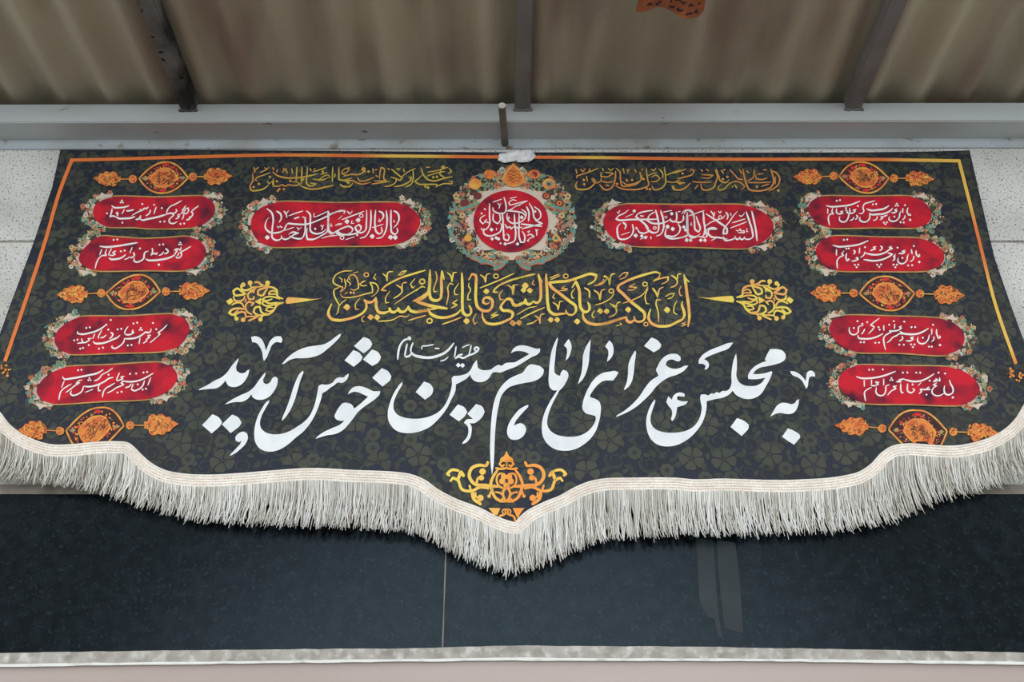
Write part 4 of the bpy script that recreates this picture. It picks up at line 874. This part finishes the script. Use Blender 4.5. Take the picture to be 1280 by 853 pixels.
# ---- eye-shaped medallions with leaf ornaments, three on either side
def eye_medallion(Lp, Rp, Tp, Bp, knobs, leaves, seed, label):
    rnd = random.Random(seed)
    cx, cy = (Lp[0] + Rp[0]) / 2, (Lp[1] + Rp[1]) / 2
    ex = ((Rp[0] - Lp[0]) / 2, (Rp[1] - Lp[1]) / 2); ey = ((Bp[0] - Tp[0]) / 2, (Bp[1] - Tp[1]) / 2)
    my = ((Bp[0] + Tp[0]) / 2 - cx, (Bp[1] + Tp[1]) / 2 - cy)
    def mp(u, v): return (cx + u*ex[0] + v*ey[0] + my[0]*(1-abs(u)), cy + u*ex[1] + v*ey[1] + my[1]*(1-abs(u)))
    def v_of(u, e=2.15): return 1 - abs(u) ** e
    def eye(k, n=24, kv=None, e=2.15):
        kv = kv or k
        us = [-1 + 2 * i / n for i in range(n + 1)]
        return [mp(k*u, -kv*v_of(u, e)) for u in us] + [mp(k*u, kv*v_of(u, e)) for u in reversed(us[1:-1])]
    hid = lambda p: not inside((p[0], p[1] + 1))
    clip = lambda P: [p if not hid(p) else (p[0], min(p[1], 571.0 if False else p[1])) for p in P]
    ik = Ink()
    ok = lambda p: inside(p)
    ik.fill(eye(1.0), 2, smooth=False, grid=6)
    e1 = eye(.97); ik.stroke(e1 + e1[:2], 2.1, 0, taper=0)
    e2 = eye(.87, kv=.84); ik.stroke(e2 + e2[:2], .7, 3, taper=0)
    for k in range(120):                    # blossoms in the dark ring
        a = rnd.uniform(0, 6.283); q = rnd.uniform(.60, .82)
        u = q * math.cos(a); s = 1 if math.sin(a) > 0 else -1
        v = s * v_of(u / q) * q if q else 0
        p = mp(u * .98, v)
        c = rnd.random()
        if c < .36: ik.disc(p[0], p[1], rnd.uniform(.8, 1.7), 4, 6)
        elif c < .7: ik.disc(p[0], p[1], rnd.uniform(.6, 1.2), 0, 6)
        else: ik.stroke([p, (p[0] + rnd.uniform(-3, 3), p[1] + rnd.uniform(-3, 3))], .7, rnd.choice((0, 1, 5, 3)), taper=.3)
    for u, v in ((0, -.8), (0, .8)):
        p = mp(u, v); ik.disc(p[0], p[1], 3.0, 4, 8, 2.4); ik.disc(p[0] - 3, p[1], 1.6, 4, 6); ik.disc(p[0] + 3, p[1], 1.6, 4, 6)
    for u in (-.76, .76):
        p = mp(u, 0); ik.convex([(p[0]-4, p[1]), (p[0], p[1]-2.6), (p[0]+4, p[1]), (p[0], p[1]+2.6)], 5); ik.disc(p[0], p[1], 1.6, 1, 6)
    ik.fill(eye(.54, kv=.60, e=2.5), 1, smooth=False, grid=6)
    e3 = eye(.54, kv=.60, e=2.5); ik.stroke(e3 + e3[:2], 1.5, 0, taper=0)
    for k in range(26):                    # looping dark script
        u, v = rnd.uniform(-.34, .3), rnd.uniform(-.36, .36)
        q = [mp(u + dx, v + dy) for dx, dy in ((0, 0), (rnd.uniform(.02, .12), rnd.uniform(-.2, .1)), (rnd.uniform(.08, .2), rnd.uniform(-.05, .2)), (rnd.uniform(-.02, .1), rnd.uniform(.1, .25)))]
        if max(abs(v), abs(v + .2)) < .5: ik.stroke(q, .75, 3, taper=.3)
    for x, y in knobs:
        for k in range(10):
            a = k * .6283; ik.disc(x + 3.6*math.cos(a), y + 3.6*math.sin(a), 1.9, 0 if k % 2 else 1, 6)
        ik.disc(x, y, 4, 1, 10)
        for k in range(6): ik.disc(x + rnd.uniform(-3, 3), y + rnd.uniform(-3, 3), .7, 3, 5)
    md = None
    for (x, y, hl, hw, s, ang) in leaves:   # lobed leaf: blunt inside, pointed tip outside
        ca, sa = math.cos(ang), math.sin(ang)
        def lp(u, v): return (x + s * (u*hl*ca) - v*hw*sa*s, y + u*hl*sa + v*hw*ca)
        shape = [(1.0, 0), (.78, .22), (.62, .38), (.52, .66), (.3, .68), (.1, .98), (-.2, .84), (-.42, 1.0), (-.66, .72), (-.7, .42), (-.95, .3), (-.9, 0)]
        P = [lp(u, v) for u, v in shape] + [lp(u, -v) for u, v in reversed(shape[1:-1])]
        ik.fill(P, 1, corner=80, grid=7)
        for k in range(100):
            u, v = rnd.uniform(-.85, .8), rnd.uniform(-.85, .85)
            if abs(v) > .95 * (1 - max(0, u) ** 1.2) * (.75 if u < -.6 else 1): continue
            p = lp(u, v)
            if rnd.random() < .62: ik.stroke([p, (p[0] + rnd.uniform(-2.2, 2.2), p[1] + rnd.uniform(-1.5, 1.5)), (p[0] + rnd.uniform(-3, 3), p[1] + rnd.uniform(-3, 3))], .7, 3, taper=.3)
            else: ik.disc(p[0], p[1], rnd.uniform(.8, 1.7), rnd.choice((0, 0, 6)), 6)
        a, b = lp(-.9, 0), min(knobs, key=lambda q: math.dist(q, (x, y)))
        ik.stroke([a, b], 1.2, 0, taper=0)
    keep = [i for i, p in enumerate(ik.v) if ok((p[0], p[1] + .5))]
    ks = {i: n for n, i in enumerate(keep)}
    fs = [(tuple(ks[i] for i in f), m) for f, m in zip(ik.f, ik.m) if all(i in ks for i in f)]
    ik.v = [ik.v[i] for i in keep]; ik.h = [ik.h[i] for i in keep]; ik.f = [f for f, m in fs]; ik.m = [m for f, m in fs]
    printed(ik, 'eye_medallion', [M['amber'], M['orange'], M['wine'], M['ink'], M['scarlet'], M['sage'], M['border']], .0024, label=label)
eye_medallion((173,223.5), (235.6,222.5), (207.5,202), (203,242), [(166,224), (241,221)], [(134,223.5,18,9.5,-1,-.03), (272,220.5,18.5,11,1,-.03)], 1, 'orange eye-shaped medallion at the top of the left column')
eye_medallion((132,367), (200.7,364.5), (173,343), (162.5,387.5), [(126.5,366.5), (207.5,364.5)], [(91,368,20,11.5,-1,.04), (242.5,364,20.5,11,1,-.02)], 2, 'orange eye-shaped medallion halfway down the left column')
eye_medallion((82,538.5), (155.5,532), (124,509), (110,566), [(75,539), (162.5,532)], [(41,538,19,12,-1,.0), (201,531,22.5,13.5,1,-.04)], 3, 'orange eye-shaped medallion at the foot of the left column')
eye_medallion((1048,220.5), (1111.5,223), (1077,202), (1083.5,242), [(1042,220), (1117.5,223)], [(1010,221,18.5,10,-1,0), (1149.5,223.5,19,9.5,1,.03)], 4, 'orange eye-shaped medallion at the top of the right column')
eye_medallion((1073.5,367), (1143.6,366.8), (1106,345), (1114,389), [(1067,366.6), (1150,367.3)], [(1032,366.5,20,11.5,-1,0), (1186,368.8,20,12,1,.05)], 5, 'orange eye-shaped medallion halfway down the right column')
eye_medallion((1110,536.8), (1184.4,539.3), (1146,512.4), (1158,571), [(1102.7,535.8), (1191.6,540)], [(1065,533,22,11.5,-1,-.04), (1228,541,20,12,1,.02)], 6, 'orange eye-shaped medallion at the foot of the right column')

# ---- gold arrow sprays either side of the gold verse
SPRAY = ('poly 800,410 820,380 950,388 1100,402 1225,392 1100,415 950,440 810,458 795,430; poly 115,430 170,390 205,430 150,470; poly 438,432 520,388 508,470;'
 '770,400 705,372 692,300 650,270 600,258 588,218; disc r28 590,218; w17 705,352 640,345 602,350 612,322 660,308 692,330; w23 602,268 540,280 482,310 478,350 530,362 562,320 592,272; w19 735,402 640,375 560,385 528,412 580,422 645,400; w19 735,440 640,472 560,477 523,452 548,430 600,450 705,440; 772,440 700,470 650,542 600,577 532,592 508,640; disc r26 507,635; w17 655,502 590,500 568,530 620,542 662,520;'
 'w23 592,570 530,562 500,490 450,500 428,550 470,582 535,587; w22 438,213 480,210 520,240 602,257; disc r28 390,217; w17 388,217 402,262 460,265 562,250; w23 330,228 285,250 300,292 350,302 412,273; disc r26 312,238; w25 345,345 280,357 213,355 198,310 240,283 300,320 347,347; w21 200,368 212,412 260,427 310,410 332,368; w21 462,278 400,310 363,360 380,407 432,402 432,368; w21 412,582 350,540 338,480 370,438 432,450 400,482; w21 178,472 230,445 290,450 322,502; w25 332,520 260,510 190,520 148,560 190,582 252,530; w23 232,640 220,590 260,558 330,560 342,602; disc r24 235,627; disc r27 310,640; w17 310,640 340,610 440,600 522,590; w21 368,652 410,635 482,600; w17 330,440 345,400; w15 400,330 440,300 430,340')
ik = Ink(); write(ik, 'K5', SPRAY, 23, nib=0, taper=.35)
printed(ik, 'arrow_spray', M['gold'], label='gold filigree arrow left of the gold verse')
ik2 = Ink(); ik2.v = [(870 + (1232 / 9.143) - (x - 270), y - 1.6) for x, y in ik.v]; ik2.f = [tuple(reversed(f)) for f in ik.f]; ik2.m = list(ik.m); ik2.h = list(ik.h)
printed(ik2, 'arrow_spray', M['gold'], label='gold filigree arrow right of the gold verse')

# ---- filigree finial in the point of the hem
HALF = ('poly 628,92 650,135 680,160 685,180 628,182; w17 628,182 668,180 688,205 665,225 645,210; w20 628,240 690,245 722,238; w24 700,250 745,320 762,380 750,430 720,490 680,517 655,492; w17 640,290 690,288 712,340 690,390 648,412; disc r26 651,312 665,350; disc r24 632,385; w28 690,395 800,385 900,370 942,300 920,240 860,215 798,222; w24 800,225 783,182; w20 882,370 862,320 830,318; disc r24 840,320; disc r28 830,268; w24 775,412 850,400 920,430 1000,420 1040,340 1080,320 1102,352; w28 1040,340 1012,270 985,312; w24 1025,262 1090,255 1128,288 1105,305; w18 930,420 942,380;'
 'w28 918,430 902,500 850,540 848,552; disc r28 848,490; w18 850,488 885,480 890,440; w20 628,400 657,440 650,490 628,522; w16 655,472 680,450 725,440; disc r15 775,475; w18 628,520 690,520; ring r24 640,605; poly 680,575 780,575 748,615 722,665 690,600; w18 640,628 690,650 702,690; w20 628,180 628,240; w18 740,385 770,470')
ik = Ink(); write(ik, 'N', HALF, 20, nib=0, taper=.3)
axis = 540 + 628 / 6.737
n = len(ik.v)
ik.v += [(2 * axis - x, y) for x, y in ik.v]; ik.h += list(ik.h)
ik.f += [tuple(n + i for i in reversed(f)) for f in ik.f]; ik.m += list(ik.m)
keep = [i for i, p in enumerate(ik.v) if inside((p[0], p[1] + 1))]
ks = {i: k for k, i in enumerate(keep)}
ik.f = [tuple(ks[i] for i in f) for f in ik.f if all(i in ks for i in f)]
ik.v = [ik.v[i] for i in keep]; ik.h = [0] * len(ik.v); ik.m = [0] * len(ik.f)
printed(ik, 'filigree_finial', M['finial'], label='yellow orange filigree ornament in the point of the hem')

# ---- woven braid and thread fringe
def offset_line(P, d):
    n = len(P); out = []
    nrm = []
    for i in range(n):
        a, b = P[max(0, i - 3)], P[min(n - 1, i + 3)]
        t = (b[0] - a[0], b[1] - a[1]); l = math.hypot(*t) or 1
        nrm.append((-t[1] / l, t[0] / l))
    for i in range(n):
        w = range(max(0, i - 4), min(n, i + 5))
        nx_, ny_ = sum(nrm[j][0] for j in w), sum(nrm[j][1] for j in w); l = math.hypot(nx_, ny_)
        out.append((P[i][0] + nx_ / l * d, P[i][1] + ny_ / l * d))
    return out
BW = 15.0
rows = 21
vs, fs, ms = [], [], []
lines = [offset_line(hem, -1.5 + (BW + 1.5) * j / (rows - 1)) for j in range(rows)]
rnd = random.Random(5)
for j, L_ in enumerate(lines):
    for i, (x, y) in enumerate(L_):
        c = abs(math.sin(math.pi * j / 4.0)) * .0016 + (.0007 if i % 2 else 0) + (0 if 0 < j < rows - 1 else -.003)
        vs.append(on_cloth(x, y, .0040 + c))
nn = len(hem)
for j in range(rows - 1):
    for i in range(nn - 1):
        a = j * nn + i
        fs.append((a, a + 1, a + nn + 1, a + nn)); ms.append(1 if (j % 4 in (3,) and rnd.random() < .5) or rnd.random() < .03 else 0)
braid = mesh_obj('woven_braid', vs, fs, [M['braid'], M['braid2']], banner, ms, origin=RO)
braid['label'] = 'cream woven braid with pinkish threads sewn along the scalloped hem'

BOT = [(-60,574),(-20,592),(0,600),(40,604),(100,611),(140,620),(175,633),(205,643),(230,650),(300,656),(400,659),(500,664),(530,671),(560,689),(600,708),(625,716),(642,719),(662,712),(680,706),(700,698),(730,685),(760,674),(850,671),(950,669),(1050,665),(1100,656),(1140,641),(1170,626),(1200,620),(1240,611),(1280,594),(1320,570)]
def bot_y(x):
    for (a, b), (c, d) in zip(BOT, BOT[1:]):
        if a <= x <= c: return b + (d - b) * (x - a) / (c - a)
    return BOT[-1][1]
root = offset_line(hem, BW - 1.5)
cum = [0]
for a, b in zip(root, root[1:]): cum.append(cum[-1] + math.dist(a, b))
def at_len(s):
    import bisect
    i = min(max(bisect.bisect(cum, s) - 1, 0), len(root) - 2)
    t = (s - cum[i]) / ((cum[i + 1] - cum[i]) or 1)
    return (root[i][0] + (root[i+1][0] - root[i][0]) * t, root[i][1] + (root[i+1][1] - root[i][1]) * t)
vs, fs, ms = [], [], []
rnd = random.Random(9)
NT = 3200
for k in range(NT):
    s = cum[-1] * (k + rnd.random()) / NT
    x, y = at_len(s)
    lay = rnd.random()
    lock = math.sin(s * .55) + .7 * math.sin(s * .23 + 2)           # threads gather into locks
    ey_ = bot_y(x + (x - 640) * .02) + rnd.gauss(0, 2.2) - (rnd.random() ** 3) * 16 + lock * 1.0
    dy = max(14, ey_ - y)
    ex_ = (x - 640) * dy / (y + 1755) + rnd.gauss(0, 4.2) - 2.6 * math.cos(s * .55)
    if 636 < x < 652: ex_ += (-3.5 if x < 643.5 else 3.5)
    seg = 7
    ph, am = rnd.uniform(0, 6.28), rnd.uniform(.3, 2.4)
    rad = rnd.uniform(.0010, .0018)
    o = len(vs)
    for i in range(seg + 1):
        t = i / seg
        px_ = x + ex_ * t * t + am * (math.sin(ph + t * 7) + .5 * math.sin(ph * 3 + t * 15)) * t
        py_ = y + dy * t
        c = Vector(on_cloth(px_, py_, .001 + lay * .010 + .006 * math.sin(t * 2.6) * (0.4 + lay)))
        rr = rad * (1 if i < seg else .55)
        for q in range(3):
            a = 2.094 * q + ph
            vs.append((c.x + rr * math.cos(a), c.y + rr * math.sin(a), c.z))
    for i in range(seg):
        for q in range(3):
            a = o + i * 3
            fs.append((a + q, a + (q + 1) % 3, a + 3 + (q + 1) % 3, a + 3 + q))
    u = rnd.random()
    side = min(1, max(0, (abs(x - 640) - 380) / 200))  # grey and taupe threads become more frequent towards both ends
    ms += [0 if u < .72 - .3 * side else (1 if u < .93 - .1 * side else 2)] * (seg * 3)
fr = mesh_obj('fringe', vs, fs, [M['thread'], M['thread2'], M['thread3']], banner, ms, smooth=True, origin=RO)
tag(fr, 'silky white and grey thread fringe hanging from the braid', kind='stuff')

# ---- crumpled silvery tape fixing the top edge
rnd = random.Random(4)
ol = [(622.5,200.5),(624,192.5),(637,190.5),(650,188),(666,189),(670,195),(664,201),(655,203),(640,202),(630,203.4)]
P = hermite(ol, True, 1.2, 40)
V = [Vector(p) for p in P] + [Vector((x + rnd.uniform(-.5, .5), y + rnd.uniform(-.5, .5))) for x in range(623, 670, 3) for y in range(188, 204, 3)]
r = delaunay_2d_cdt(V, [(i, (i + 1) % len(P)) for i in range(len(P))], [], 1, 1e-3)
tp = on_cloth(646, 196, .004)
tv = [on_cloth(p.x, p.y, .0045 + .003 * math.sin(p.x * .35 + p.y * 1.3) + rnd.uniform(0, .004)) for p in r[0]]
tape = mesh_obj('tape', tv, [tuple(f) for f in r[2]], M['tape'], origin=tp)
sol = tape.modifiers.new('thickness', 'SOLIDIFY'); sol.thickness = .0006; sol.offset = -1
tag(tape, 'crumpled silvery clear tape holding the middle of the banner top edge', 'tape')
